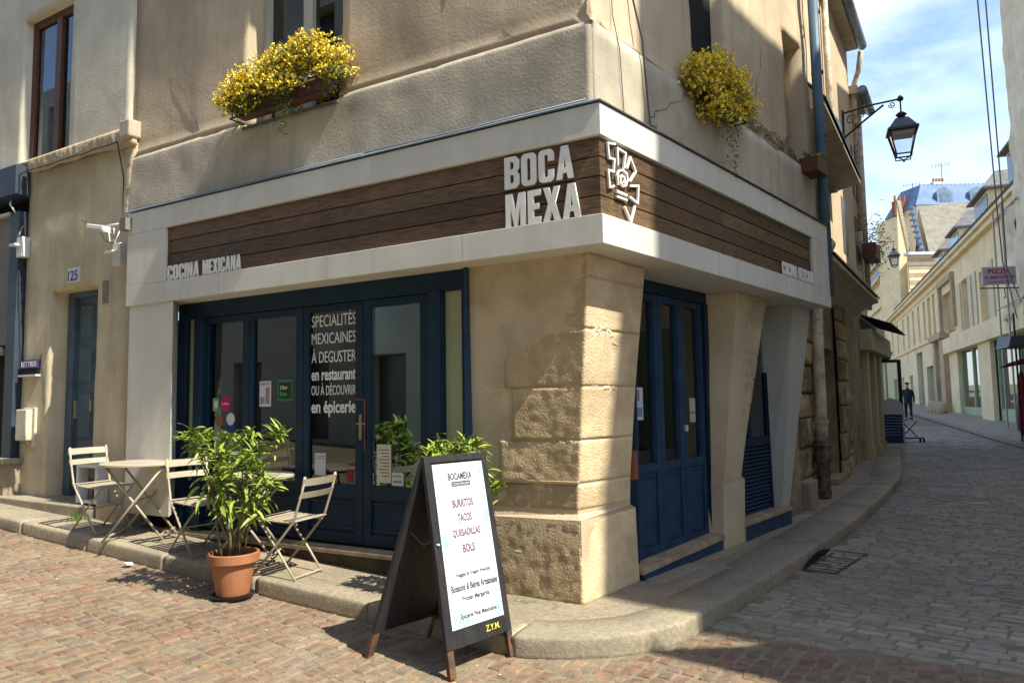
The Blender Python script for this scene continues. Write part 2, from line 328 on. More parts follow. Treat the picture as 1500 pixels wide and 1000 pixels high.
def block_word(word, M, wd, ht, m, parent, depth, name='letter'):
    adv = []; x = 0
    for ch in word:
        if ch == ' ': x += .4; continue
        wch = max(p[0] for p in GL[ch][0]); adv.append((ch, x, wch)); x += wch+.10
    tot = x-.10; k = wd/tot
    for ch, x0, wch in adv:
        cu = bpy.data.curves.new('g', 'CURVE'); cu.dimensions = '2D'; cu.fill_mode = 'BOTH'; cu.extrude = depth; cu.bevel_depth = depth*.12
        for lp in GL[ch]:
            sp = cu.splines.new('POLY'); sp.points.add(len(lp)-1)
            for i, (a, b) in enumerate(lp): sp.points[i].co = (a*k, b*ht, 0, 1)
            sp.use_cyclic_u = True
        me = _curve_mesh(cu); M2 = M @ Matrix.Translation((x0*k, 0, 0)); _place(me, M2, None, None, name, m, parent)
def copy_tree(o, parent=None):
    c = o.copy(); COL.objects.link(c); ORG[c.name] = ORG.get(o.name, Vector((0, 0, 0)))
    if parent is not None: c.parent = parent
    for ch in list(o.children): copy_tree(ch, c)
    return c

# ================================================================== GROUND
KERB = [FL.p(s, .5, 0) for s in (12.5, 9.3, 8.1, 6.9, 5.7, 4.5, 3.3, 2.1, 1.2, .75)]
KERB += [Vector(p) for p in ((-.03, 4.85, 0), (.17, 4.815, 0), (.37, 4.82, 0), (.55, 4.84, 0), (.70, 4.875, 0), (.92, 4.97, 0), (1.16, 5.155, 0), (1.46, 5.55, 0))]
KERB += [FR.p(*q, 0) for q in ((1.6, .3), (2.9, .24), (4.15, .16), (5.4, .06), (6.5, -.05), (7.5, -.15), (8.6, -.28), (9.7, -.42))]
KERB += [Vector(p) for p in ((6.95, 13.4, 0), (7.9, 15.2, 0), (9.5, 18.3, 0), (11.4, 21.85, 0), (14.0, 27.0, 0), (17.4, 34.0, 0), (22, 43.5, 0), (30, 60, 0))]
# right side kerb (other side of the street)
KR = [FQ.p(s, 1.25 if s > -8 else 1.1, 0) for s in (-24, -18, -12, -6, -2, 2, 6, 10, 14, 18, 24, 32, 42)]
def offs(P, d):
    r = []
    for i, p in enumerate(P):
        t = (P[min(i+1, len(P)-1)]-P[max(i-1, 0)]).normalized(); r.append(p + Vector((t.y, -t.x, 0))*d)
    return r
def segdist(p, P):
    best = (1e9, 0)
    for i in range(len(P)-1):
        a, b = P[i], P[i+1]; ab = b-a; t = max(0, min(1, (p-a).dot(ab)/ab.length_squared)); q = a+ab*t; d = (p-q); dist = d.length
        if dist < best[0]: best = (dist, ab.x*d.y-ab.y*d.x)
    return best   # distance and side (side>0: left of travel = pavement side)
def in_pave(p, margin=0.0):
    d, side = segdist(p, KERB)
    if side > 0 or d < margin: return True
    d, side = segdist(p, KR)
    if side < 0 or d < margin: return True
    return False
RD = -.13
# base sheet to the horizon, following the slope of the streets
m = MB(); xs = [-400, -200, -100, -50, -30]+[-20+1.0*i for i in range(61)]+[60, 100, 200, 400]; ys = [-400, -150, -60, -30]+[-16+1.0*i for i in range(97)]+[110, 200, 400, 900]
m.add([(x, y, min(G(x, y), 3)+RD-.006) for y in ys for x in xs], [(j*len(xs)+i, j*len(xs)+i+1, (j+1)*len(xs)+i+1, (j+1)*len(xs)+i) for j in range(len(ys)-1) for i in range(len(xs)-1)])
road = m.build('road', JOINT, norm=False); tag(road, 'cobbled street surface with sandy mossy joints', kind='structure')

def sett(c, du, dv, lu, lv, h, col, top_in=.010):
    """one stone set in the road: chamfered block, slightly tilted"""
    m = MB(); a, b = lu/2, lv/2; tl = [random.uniform(-.004, .004) for _ in range(4)]; j = lambda k: random.uniform(-k, k)
    cs = [(-a, -b), (a, -b), (a, b), (-a, b)]; cs = [(x+j(.010), y+j(.009)) for x, y in cs]
    r0 = [c+du*x+dv*y+Vector((0, 0, -.03)) for x, y in cs]; r1 = [c+du*x+dv*y+Vector((0, 0, h-.009)) for x, y in cs]
    r2 = [c+du*(x*(1-top_in/a))+dv*(y*(1-top_in/b))+Vector((0, 0, h+tl[i])) for i, (x, y) in enumerate(cs)]
    return r0+r1+r2
SETF = [(0, 1, 5, 4), (1, 2, 6, 5), (2, 3, 7, 6), (3, 0, 4, 7), (4, 5, 9, 8), (5, 6, 10, 9), (6, 7, 11, 10), (7, 4, 8, 11), (8, 9, 10, 11)]
stones = []
def visible(p, zz=0): return p.y > 3.6 and abs(p.x) < .74*p.y+.35
# main street setts: courses run away from its kerb
ps, po = .106, .132; i = 0
s = -5.2
while s < 9.6:
    o = .50 + random.uniform(-.05, .02); wd = ps
    while o < 5.2:
        L = po*random.uniform(.82, 1.2); sc = s + .10*sin(o*.9); p = FL.p(sc, o+L/2, 0)
        if o+L/2 > -.0 and visible(p) and not in_pave(p, .012):
            stones.append((p, FL.d, FL.n, wd-.013, L-.014, 'R'))
        o += L
    s += wd
s = -6.0
while s < .9:    # the courses that carry on across the mouth of the side street
    o = -.62 + random.uniform(-.03, .03)
    while o < .5:
        L = po*random.uniform(.82, 1.2); p = FL.p(s+.10*sin(o*.9), o+L/2, 0)
        if visible(p) and not in_pave(p, .012): stones.append((p, FL.d, FL.n, ps-.013, L-.014, 'R'))
        o += L
    s += ps
# side street setts: rows run across it
s = -.3; hr = .115
while s < 48:
    o = -14 + random.uniform(0, .2); k = hr*random.uniform(.92, 1.08)*(1 if s < 22 else 1.6)
    while o < 8.5:
        L = random.uniform(.15, .29); p = FR.p(s+.05*sin(o*1.3)+k/2, o+L/2, 0); ol = (p-FL.o).dot(FL.n)
        if ol < -.66 and visible(p) and not in_pave(p, .012): stones.append((p, FR.n, FR.d, L-.012, k-.012, 'G'))
        o += L
    s += k
gutter = []
stones.sort(key=lambda t: t[0].length)
n_ind = 0; rest = {'R': MB(), 'G': MB()}
for (p, du, dv, a, b, kd) in stones:
    if p.length > 34: continue
    c = Vector((p.x, p.y, G(p.x, p.y)+RD)); u = random.random()
    if kd == 'R':
        base = random.choice([(1, 1, 1), (1.12, .95, .86), (.86, .88, .92), (1.08, 1.1, 1.08), (.95, .84, .80), (1.0, .93, .88), (1.0, .98, .98)])
    else:
        base = random.choice([(1, 1, 1), (.90, .90, .92), (1.06, 1.03, .97), (1.0, .91, .87), (1.14, 1.12, 1.07), (.96, .96, .94), (.86, .88, .91)])
    k = random.uniform(.88, 1.12); t = tuple(q*k for q in base); h = random.uniform(-.004, .0035)-(.004 if random.random() < .08 else 0); t = tuple(q*(1+.22*noise.noise(Vector((p.x*.7, p.y*.7, 2)))) for q in t)
    vs = sett(c, du, dv, a, b, h, t)
    if n_ind < 300 and abs(p.x)/p.y < .69 and p.y > 4.1:
        MB().add(vs, SETF, t).build('cobblestone', COBR if kd == 'R' else COBG, road, norm=False); n_ind += 1
    else: rest[kd].add(vs, SETF, t)
for kd, mm in (('R', COBR), ('G', COBG)): tag(rest[kd].build('cobblestones', mm, road, norm=False), kind='stuff')
# grass in the joints, small litter
gm = MB()
def tuft(m, x, y, z, n, h, sp, tint):
    for _ in range(n):
        a = random.uniform(0, 2*pi); r = random.uniform(0, sp); q = Vector((x+r*cos(a), y+r*sin(a), z)); b = random.uniform(0, 2*pi); hh = h*random.uniform(.5, 1.2)
        d = Vector((cos(b), sin(b), 0)); e = Vector((-d.y, d.x, 0))*.0022; tip = q+d*hh*random.uniform(.2, .9)+Vector((0, 0, hh)); k = random.uniform(.7, 1.3)
        m.add([q-e, q+e, tip], [(0, 1, 2)], (tint[0]*k, tint[1]*k, tint[2]*k))
for _ in range(230):
    s_, o_ = random.uniform(-1.2, 3.6), random.uniform(.58, 1.9); p = FL.p(s_, o_, 0)
    if noise.noise(Vector((p.x*1.3, p.y*1.3, 4))) > .02: tuft(gm, p.x, p.y, G(p.x, p.y)+RD-.01, 5, .022, .03, (1.2, 1.2, 1))
p = FL.p(6.15, .12, 0); tuft(gm, p.x, p.y, G(p.x, p.y), 70, .14, .10, (1, 1.05, 1))
p = FL.p(.98, -.15, 0)
for k in range(26):
    q = FL.p(random.uniform(.5, 1.35), random.uniform(-.24, -.15), 0); tuft(gm, q.x, q.y, G(q.x, q.y)+.001, 9, .018, .03, (1.1, 1.15, 1))
tag(gm.build('joint_grass', LEAF, norm=False), 'sparse grass growing in the cobble joints and along the wall foot', 'grass', kind='stuff')
lm = MB()
for _ in range(150):
    s_, o_ = random.uniform(-2, 6.5), random.uniform(.6, 3.2); p = FL.p(s_, o_, 0); a = random.uniform(0, pi); k = random.uniform(.006, .016); z = G(p.x, p.y)+RD+.004
    lm.add([Vector((p.x+k*cos(a+q), p.y+k*.5*sin(a+q), z+random.uniform(0, .005))) for q in (0, 1.5, 3.1, 4.6)], [(0, 1, 2, 3)], tr(.2))
tag(lm.build('street_litter', mat('dry_litter', (.62, .55, .42), (.40, .33, .22), tint=True), norm=False), 'tiny pale leaf bits and crumbs scattered over the cobbles', 'litter', kind='stuff')
for (s_, o_, l) in ((3.2, 2.9, .14),):
    p = FL.p(s_, o_, G(*FL.p(s_, o_, 0)[:2])+RD+.008); tag(MB().bar(p, p+Vector((.13, .06, 0)), .006, .005).build('wooden_stick', SILLW, origin=p), 'thin pale wooden stick lying on the red cobbles', 'stick')
p = FL.p(4.45, .60, G(*FL.p(4.45, .6, 0)[:2])+RD+.01)
mm = MB()
for k in range(6): mm.box(p+Vector((random.uniform(-.02, .02), random.uniform(-.02, .02), .005+.004*k)), (.05, .035, .008), Matrix.Rotation(random.uniform(0, 3), 3, 'Z'))
tag(mm.build('crumpled_tissue', PAPER, origin=p), 'crumpled white tissue at the foot of the kerb', 'tissue')

# pavement: surface sheet + kerbstones + slabs
pav = MB(); inner = offs(KERB, -.30); n = len(KERB)
def Z(p, dz=0): return Vector((p.x, p.y, G(p.x, p.y)+dz))
rows = [offs(KERB, -q) for q in (.28, .5, .75, 1.05)]
# keep the sheet simple: fan to an inner line under the buildings
INN = [FL.p(s, -1.2, 0) for s in (12.5, 9.3, 8.1, 6.9, 5.7, 4.5, 3.3, 2.1, 1.5, 1.3)]
INN += [FL.p(1.3, -1.0, 0)]*3 + [FR.p(1.3, -1.0, 0)]*5 + [FR.p(s, -1.5, 0) for s in (1.8, 2.9, 4.15, 5.4, 6.5, 7.5, 8.6, 9.7)]
INN += [Vector(p) for p in ((5.0, 14.4, 0), (5.9, 16.2, 0), (7.5, 19.3, 0), (9.4, 22.85, 0), (12.0, 28, 0), (15.4, 35, 0), (20, 44.5, 0), (28, 61, 0))]
OUT = offs(KERB, -.28); K = 10; V = []
for i in range(n):
    for k in range(K+1):
        q = OUT[i].lerp(INN[i], k/K); V.append(Z(q, -.003 - (0.004 if k == 0 else 0)))
pav.add(V, [(i*(K+1)+k, i*(K+1)+k+1, (i+1)*(K+1)+k+1, (i+1)*(K+1)+k) for i in range(n-1) for k in range(K)])
pave = pav.build('pavement', ASPH); tag(pave, 'worn grey stone pavement wrapping the corner', kind='structure')
# resample kerb line, cut into stones
def resample(P, step):
    r = [P[0].copy()]; acc = 0
    for i in range(len(P)-1):
        a, b = P[i], P[i+1]; L = (b-a).length; t = step-acc
        while t <= L: r.append(a+(b-a)*(t/L)); t += step
        acc = (acc+L) % step
    return r
def chaikin(P, n=2):
    for _ in range(n):
        q = [P[0]]
        for a, b in zip(P[:-1], P[1:]): q += [a.lerp(b, .25), a.lerp(b, .75)]
        P = q+[P[-1]]
    return P
KF = resample(chaikin(KERB), .05)
def kerb_run(i0, i1, wdt, name='kerbstone'):
    P = KF[i0:i1+1]; rings = []; t = tr(.1); sd_ = random.uniform(0, 50)
    for i, p in enumerate(P):
        g = (KF[min(i0+i+1, len(KF)-1)]-KF[max(i0+i-1, 0)]).normalized(); nin = Vector((-g.y, g.x, 0)); z = G(p.x, p.y)
        e = .004 if i in (0, len(P)-1) else 0
        w1 = noise.noise(Vector((p.x*6+sd_, p.y*6, 0)))*.005; w2 = noise.noise(Vector((p.x*15+sd_, p.y*15, 3)))*.0022
        pr = [(-.0, RD-.05), (.0+w1, RD+.02), (.003-w1*.6, RD+.065), (.004+w1*.6, -.024+w2), (.010+w1*.6, -.009+w2), (.024, -.001+w2*.6), (.09, .002+w2*.5), (.16, .001-w2*.6), (wdt-.015, .0), (wdt-.004, -.02), (wdt, -.1)]
        sg = g*(.008 if i == 0 else (-.008 if i == len(P)-1 else 0))
        rings.append([p+sg+nin*(a+w1*.5)+Vector((0, 0, z+b-e)) for a, b in pr])
    m = MB(); m.loft(rings, t); return m.build(name, GRANITE, pave, smooth=True)
i = 0; lens = [24]*14
acc = 0; j = 0; cuts = [0]
# joints at about every 1.2 m, one long curved stone at the corner
while cuts[-1] < len(KF)-1 and KF[cuts[-1]].length < 60:
    p = KF[cuts[-1]]; step = 24 if p.x < -.8 else (30 if p.y < 9 else 26)
    if cuts[-1]+step >= len(KF): break
    cuts.append(cuts[-1]+step)
for a, b in zip(cuts[:-1], cuts[1:]):
    if KF[a].y < 40: kerb_run(a, b, .30 if KF[a].x < -.5 else (.40 if KF[b].y < 6.5 else .52))
jm = MB(); rings = []
for p, g2 in ((KF[i_], (KF[min(i_+1, len(KF)-1)]-KF[max(i_-1, 0)]).normalized()) for i_ in range(0, cuts[-1], 2)):
    nin = Vector((-g2.y, g2.x, 0)); z = G(p.x, p.y); rings.append([p+nin*a_+Vector((0, 0, z+b_)) for a_, b_ in ((.007, RD-.05), (.011, -.026), (.030, -.005), (.26, -.005), (.27, -.1))])
jm.loft(rings); jm.build('kerb_joint_mortar', mat('pale_mortar', (.62, .53, .39), (.52, .43, .3), bump=.5), pave)
# slabs on the side-street pavement, between kerb and walls
def slab(f, a0, a1, o0, o1, ins=.010):
    t = tr(.12); m = MB(); cs = [(a0+ins, o0+ins), (a1-ins, o0+ins), (a1-ins, o1-ins), (a0+ins, o1-ins)]; nx, ny = 10, 6; V = []; sd_ = random.uniform(0, 99)
    for jy in range(ny+1):
        for ix_ in range(nx+1):
            s_, o_ = a0+ins+(a1-a0-2*ins)*ix_/nx, o0+ins+(o1-o0-2*ins)*jy/ny; p = f.p(s_, o_, 0); ed = ix_ in (0, nx) or jy in (0, ny)
            V.append(Vector((p.x, p.y, G(p.x, p.y)+.004+.003*noise.noise(Vector((s_*4+sd_, o_*4, 0)))-(.016 if ed else 0))))
    m.add(V, [(y*(nx+1)+x, y*(nx+1)+x+1, (y+1)*(nx+1)+x+1, (y+1)*(nx+1)+x) for y in range(ny) for x in range(nx)], t)
    return m.build('paving_slab', GRANITE, pave, norm=True)
s = 1.15; k = 0
while s < 9.3:
    L = random.uniform(.9, 1.4); o_out = -.235-.052*(s-1.6)-.018*max(0, s-4)
    slab(FR, s, s+L, o_out-.75, o_out-.004); s += L
s = 9.4
for k in range(9): slab(FP, 5.8+k*1.1, 6.9+k*1.1, -.7, -.05)
# corner slabs
crack = MB()
# storm drain: opening in the kerb face and iron grate in the road
dg_ = thing('drain_grate', 'rusty iron drain grate set in the cobbles below the kerb inlet', 'drain grate', FR.p(3.45, .42, G(2.7, 7)+RD))
m = MB()
for q in range(9): m.bx(FR, 2.98+q*.115, 2.98+q*.115+.035, .24, .55, RD-.004, RD+.008)
m.build('bars', mat('rusty_iron', (.10, .07, .05), (.05, .035, .03), scale=20, rough=.8, bump=.4), dg_)
m = MB(); m.bx(FR, 2.94, 4.05, .235, .265, RD-.004, RD+.012); m.bx(FR, 2.94, 4.05, .525, .555, RD-.004, RD+.012); m.bx(FR, 2.94, 2.975, .268, .522, RD-.004, RD+.012); m.bx(FR, 4.015, 4.05, .268, .522, RD-.004, RD+.012)
m.build('rim', MATS['rusty_iron'], dg_); B(FR, 2.98, 4.01, .27, .52, RD-.015, RD-.0, 'pit', DARK, dg_)
m = MB(); V = []
for q in range(13):
    t = q/12; s_ = 2.98+1.0*t; V.append((s_, .03+.055*sin(pi*t)))
pb = [FR.p(s_, .272-.075*(s_-2.9), RD+.0) for s_, h in V]; pt = [FR.p(s_, .262-.075*(s_-2.9), RD+h) for s_, h in V]
for q in range(12): m.quad(pb[q], pb[q+1], pt[q+1], pt[q])
m.build('kerb_inlet', DARK, dg_)

# ================================================================== CORNER RESTAURANT
rest_ = thing('restaurant_building', 'ochre plastered corner building with blue shopfront and wooden fascia sign', 'building', (OX[0]-.3, OX[1]+.6, 0))
R_ = rest_
def outL(s, z): return -.115-.05*min(1, max(0, (z-4.29)/.07)) - .012*max(0, z-4.4)
def outR(s, z):
    zt = 4.29+.14*max(0, 1-s/.35); return -.115-.05*min(1, max(0, (z-zt)/.05)) - .012*max(0, z-4.4)
# plaster upper walls, grey band below sill level
wl_holes = [(2.60, 3.87, 4.262, 6.5)]
wall(FL, 0, 5.79, 3.5, 4.30, outL, .35, [(2.60, 3.87, 4.262, 6.5)], .07, .009, 3, True).build('band_left', BAND, R_, smooth=True)
wall(FL, 0, 5.79, 4.30, 7.3, outL, .35, wl_holes, .09, .014, 5, True, 1.4).build('upper_wall_left', PLASTER, R_, smooth=True)
wall(FR, 0, 5.25, 3.5, 4.30, outR, .35, [(1.86, 2.6, 4.2, 6.5)], .07, .009, 8, True).build('band_right', BAND, R_, smooth=True)
wall(FR, 0, 5.25, 4.30, 7.3, outR, .35, [(1.86, 2.6, 4.2, 6.5), (4.36, 5.0, 4.36, 5.92)], .09, .014, 9, True, 1.4).build('upper_wall_right', PLASTER, R_, smooth=True)
B(FR, 1.7, 2.75, -.5, -.30, 3.9, 6.6, 'niche_back', DARK, R_)
# storeys above the picture, with the eaves that shade the upper wall
hi = MB(); c0 = OX
def foot(a, sL, sR, back, z):   # L-shaped band round the corner
    ci = FL.o - (FL.n+FR.n)*(.858*a); 
    return ci
hi.bx(FL, .2, 5.79, -.45, -.17, 7.3, 13.4); hi.bx(FR, .2, 5.25, -.45, -.17, 7.3, 13.4)
hi.build('upper_storeys', PLASTER, R_)
EA = .13
e_ = MB(); cor = FL.o + (FL.n+FR.n)*(.858*EA); corb = FL.o-(FL.n+FR.n)*(.858*.5)
e_.prism([FL.p(5.79, EA, 10.45), Vector((cor.x, cor.y, 10.45)), Vector((corb.x, corb.y, 10.45)), FL.p(5.79, -.5, 10.45)], [FL.p(5.79, EA, 10.7), Vector((cor.x, cor.y, 10.7)), Vector((corb.x, corb.y, 10.7)), FL.p(5.79, -.5, 10.7)])
e_.prism([FR.p(5.25, EA, 10.46), Vector((cor.x, cor.y, 10.46)), Vector((corb.x, corb.y, 10.46)), FR.p(5.25, -.5, 10.46)], [FR.p(5.25, EA, 10.69), Vector((cor.x, cor.y, 10.69)), Vector((corb.x, corb.y, 10.69)), FR.p(5.25, -.5, 10.69)])
e_.build('string_course', BAND, R_)

# fascia box -------------------------------------------------------
def mitre(name, z0, z1, o0, o1, sL, sR, m, parent, sL0=None, bevel=.004):
    c1 = FL.o + (FL.n+FR.n)*(.858*o1); c0_ = FL.o + (FL.n+FR.n)*(.858*o0)
    def ring(z): return [FL.p(sL, o1, z), Vector((c1.x, c1.y, z)), FR.p(sR, o1, z), FR.p(sR, o0, z), Vector((c0_.x, c0_.y, z)), FL.p(sL, o0, z)]
    mb = MB(); a, b = ring(z0), ring(z1); vs = a+b; F = [(0, 1, 4, 5), (1, 2, 3, 4), (6, 7, 10, 11), (7, 8, 9, 10)]+[(i, (i+1) % 6, 6+(i+1) % 6, 6+i) for i in range(6)]
    mb.add(vs, F); return mb.build(name, m, parent, bevel=bevel)
fas = mitre('fascia_top_board', 3.378, 3.612, -.11, 0, 5.56, 5.13, WHITEB, R_)
mitre('fascia_bottom_board', 2.60, 2.812, -.11, 0, 5.56, 5.13, WHITEB, R_)
B(FL, 4.90, 5.56, -.11, -.0012, 2.8135, 3.3765, 'fascia_end_board', WHITEB, R_, bevel=.003)
B(FR, 4.52, 5.13, -.11, -.0012, 2.8135, 3.3765, 'fascia_end_board', WHITEB, R_, bevel=.003)
mitre('fascia_soffit', 2.604, 2.63, -.95, -.112, 5.55, 5.12, WHITEB, R_, bevel=0)
mitre('fascia_lid', 3.58, 3.606, -.30, -.112, 5.55, 5.12, WHITEB, R_, bevel=0)
fw = mitre('sign_backing', 2.812, 3.378, -.10, -.062, 4.90, 4.52, DARK, R_, bevel=0); fw['label'] = 'dark recess behind the sign planks'
def mpoint(o): c = FL.o + (FL.n+FR.n)*(.858*o); return c
for k in range(4):
    za = 2.815+k*.141; zb = za+.132
    for f, sE in ((FL, 4.90), (FR, 4.52)):
        for (sa, sb) in ((None, sE*.46), (sE*.46, sE)):
            i_ = mpoint(-.03) if sa is None else f.p(sa+.001, -.03, 0); j_ = mpoint(-.055) if sa is None else f.p(sa+.001, -.055, 0); q = random.uniform(-.002, .002)
            a = [Vector((i_.x, i_.y, 0)), f.p(sb, -.03+q, 0), f.p(sb, -.055, 0), Vector((j_.x, j_.y, 0))]
            MB().prism([v+Vector((0, 0, za)) for v in a], [v+Vector((0, 0, zb)) for v in a], tr(.28, .06)).build('sign_plank', WOODP, fw, bevel=.0025)
# light zinc flashing along the left top, thin dark drip on the right
m = MB(); c1 = mpoint(.012); c2 = mpoint(-.12); 
m.prism([FL.p(5.6, .012, 3.618), Vector((c1.x, c1.y, 3.618)), Vector((c2.x, c2.y, 3.66)), FL.p(5.6, -.12, 3.66)], [FL.p(5.6, .012, 3.63), Vector((c1.x, c1.y, 3.63)), Vector((c2.x, c2.y, 3.70)), FL.p(5.6, -.12, 3.70)])
m.build('zinc_flashing', ZINC, R_)
m = MB(); m.prism([FR.p(5.13, .02, 3.615), Vector((c1.x, c1.y, 3.615)), Vector((c2.x, c2.y, 3.64)), FR.p(5.13, -.12, 3.64)], [FR.p(5.13, .02, 3.628), Vector((c1.x, c1.y, 3.628)), Vector((c2.x, c2.y, 3.66)), FR.p(5.13, -.12, 3.66)])
m.build('drip_edge', flat('lead_edge', (.06, .055, .05), .6), R_)
m = MB()
for (a, b) in ((.1, 2.2), (2.2, 3.9), (3.9, 5.5)): m.tube([FL.p(a, .018, 3.645), FL.p((a+b)/2, .02, 3.640), FL.p(b-.04, .018, 3.645)], .007, 6)
m.build('flashing_cable', flat('grey_cable', (.28, .3, .33), .5), R_, smooth=True)
# lettering
uL = -FL.d; uR = FR.d; Zv = Vector((0, 0, 1))
def ML(s, z, o): return planeM(FL.p(s, o, z), uL, Zv)
def MR(s, z, o): return planeM(FR.p(s, o, z), uR, Zv)
block_word('BOCA', ML(.800, 3.108, -.018), .575, .243, WHITEL, fw, .008)
block_word('MEXA', ML(.795, 2.818, -.018), .620, .246, WHITEL, fw, .008)
block_word('COCINA', ML(4.885, 2.820, -.024), .50, .150, WHITEL, fw, .004)
block_word('MEXICANA', ML(4.325, 2.820, -.024), .56, .146, WHITEL, fw, .004)
block_word('COCINA', MR(3.52, 2.822, -.012), .46, .138, WHITEL, fw, .004)
block_word('MEXICANA', MR(4.02, 2.822, -.012), .50, .138, WHITEL, fw, .004)
LOGO = [[(.201, 3.371), (.104, 3.353), (.118, 3.248), (.189, 3.254), (.176, 3.16), (.102, 3.154), (.115, 3.033), (.171, 3.053)], [(.235, 3.227), (.234, 3.349), (.35, 3.341), (.321, 3.225)],
        [(.365, 3.235), (.414, 3.325), (.489, 3.234), (.403, 3.143)], [(.401, 3.104), (.522, 3.131), (.505, 2.993), (.396, 3.017)], [(.461, 2.96), (.4, 2.832), (.318, 2.924)], [(.216, 3.025), (.344, 3.022)], [(.214, 2.985), (.342, 2.985)],
        [(.228, 3.081), (.222, 3.14), (.247, 3.184), (.305, 3.202), (.353, 3.186), (.365, 3.142), (.342, 3.098), (.298, 3.081), (.262, 3.1), (.262, 3.135), (.285, 3.158), (.318, 3.150), (.325, 3.122), (.300, 3.112)]]
m = MB()
for k, ln in enumerate(LOGO):
    for i in range(len(ln)-1):
        a = Vector(FR.p(ln[i][0], -.012, ln[i][1]-.012)); b = Vector(FR.p(ln[i+1][0], -.012, ln[i+1][1]-.012)); t = (b-a).normalized()*.009
        m.bar(a-t*.8, b+t*.8, .0165, .020-.001*(i % 2), FR.n)
m.build('sun_face_emblem', WHITEL, fw, bevel=.002)

# left shopfront ---------------------------------------------------
PO = -.02
fpn = [(5.52, PO), (4.775, PO), (5.03, -.262), (5.52, -.262)]; pn = MB().prism([FL.p(a_, b_, .42) for a_, b_ in fpn], [FL.p(a_, b_, 2.602) for a_, b_ in fpn]).build('white_pilaster', WHITEB, R_, bevel=.004)
B(FL, 5.05, 5.5, -.42, -.264, .10, .6, 'pilaster_foot', DARK, R_)
sf = B(FL, 1.33, 5.04, -.42, -.27, 2.44, 2.602, 'shopfront_frame', BLUE, R_, bevel=.004)
for a0, a1 in ((4.90, 5.04), (4.60, 4.73), (1.58, 1.70), (1.33, 1.38)): B(FL, a0, a1, -.40, -.262 if a0 not in (4.60, 1.58) else -.235, .26, 2.4385, 'post', BLUE, sf, bevel=.004)
for a0, a1, b0 in ((4.732, 4.898, .75), (1.382, 1.578, .75)):
    B(FL, a0, a1, -.35, -.32, b0, 2.4385, 'side_light', FROST, sf); B(FL, a0, a1, -.38, -.30, .26, b0-.002, 'side_panel', BLUE, sf)
SHF = lambda q: q+.024+.0093*q
LE = [4.598, 3.95, 3.205, 2.462, 1.702]; GLS = [(SHF(a)-.02*(a > 4), SHF(b)) for a, b in ((4.53, 3.99), (3.83, 3.25), (3.075, 2.51), (2.33, 1.79))]
for k in range(4):
    a1, a0 = LE[k]-.004, LE[k+1]+.004; g1, g0 = GLS[k]; zt = 2.436
    zg0, zg1 = .80, 2.37
    m = MB(); m.bx(FL, a0, g0, -.345, -.295, .285, zt); m.bx(FL, g1, a1, -.345, -.295, .285, zt)
    m.bx(FL, g0+.001, g1-.001, -.345, -.297, zg1, zt-.001); m.bx(FL, g0+.001, g1-.001, -.345, -.297, .68, zg0); m.bx(FL, g0+.001, g1-.001, -.345, -.297, .286, .38)
    d = m.build('glazed_door_leaf', BLUE, R_, bevel=.003)
    B(FL, g0+.002, g1-.002, -.338, -.318, .381, .679, 'door_panel', BLUE, d); B(FL, g0+.002, g1-.002, -.326, -.320, zg0+.001, zg1-.001, 'glass_pane', GLASS, d)
    m = MB()
    for (x0, x1, y0, y1) in ((g0+.01, g1-.01, .640, .650), (g0+.01, g1-.01, .41, .42)): m.bx(FL, x0, x1, -.317, -.306, y0, y1)
    m.build('panel_moulding', BLUE2, d)
    if k == 2:
        hb = FL.p(2.47, -.27, 1.30); m = MB(); m.bar(hb+Vector((0, 0, -.1)), hb+Vector((0, 0, .12)), .028, .012, FL.n); m.tube([hb+FL.n*.01+Vector((0, 0, .04)), hb+FL.n*.05+Vector((0, 0, .04)), hb+FL.n*.05-FL.d*.1+Vector((0, 0, .04))], .008, 8)
        m.build('door_handle', flat('dull_brass', (.42, .34, .2), .35, metal=.7), d, smooth=False)
m = MB(); q = FL.p(2.42, -.262, 1.45); m.tube([q, q-FL.d*.0+Vector((0, 0, .10)), q+FL.d*.11+Vector((0, 0, .105))], .004, 6); m.tube([q, q+Vector((0, 0, -.35))], .003, 6); m.build('alarm_cable', flat('orange_cable', (.45, .12, .05), .5), sf)
B(FL, 1.34, 5.2, -.38, -.135, .225, .262, 'threshold', SILLW, R_, bevel=.006)
B(FL, 1.34, 5.18, -.40, -.19, -.1, .2235, 'threshold_riser', mat('dark_riser', (.09, .075, .055), (.05, .042, .033), scale=6, bump=.4), R_)
# header slot and blue post at the pier
B(FL, 1.30, 1.329, -.41, -.225, .2, 2.602, 'edge_post', BLUE2, R_)
# window text
gl = thing('window_lettering', 'white window lettering listing the Mexican specialities on the third glazed leaf', 'lettering', FL.p(3.07, -.31, 1.43))
for s_, z0, z1, b in (('SPECIALITÉS', 2.235, 2.385, 0), ('MEXICAINES', 2.075, 2.19, .0), ('À DEGUSTER', 1.90, 2.045, 0), ('en restaurant', 1.735, 1.845, .022), ('OU À DÉCOUVRIR', 1.60, 1.725, 0), ('en épicerie', 1.40, 1.56, .024)):
    text(s_, ML(3.118, z0, -.3165), .55, z1-z0-.012, 'word', WHITEL, gl, .0008, b)
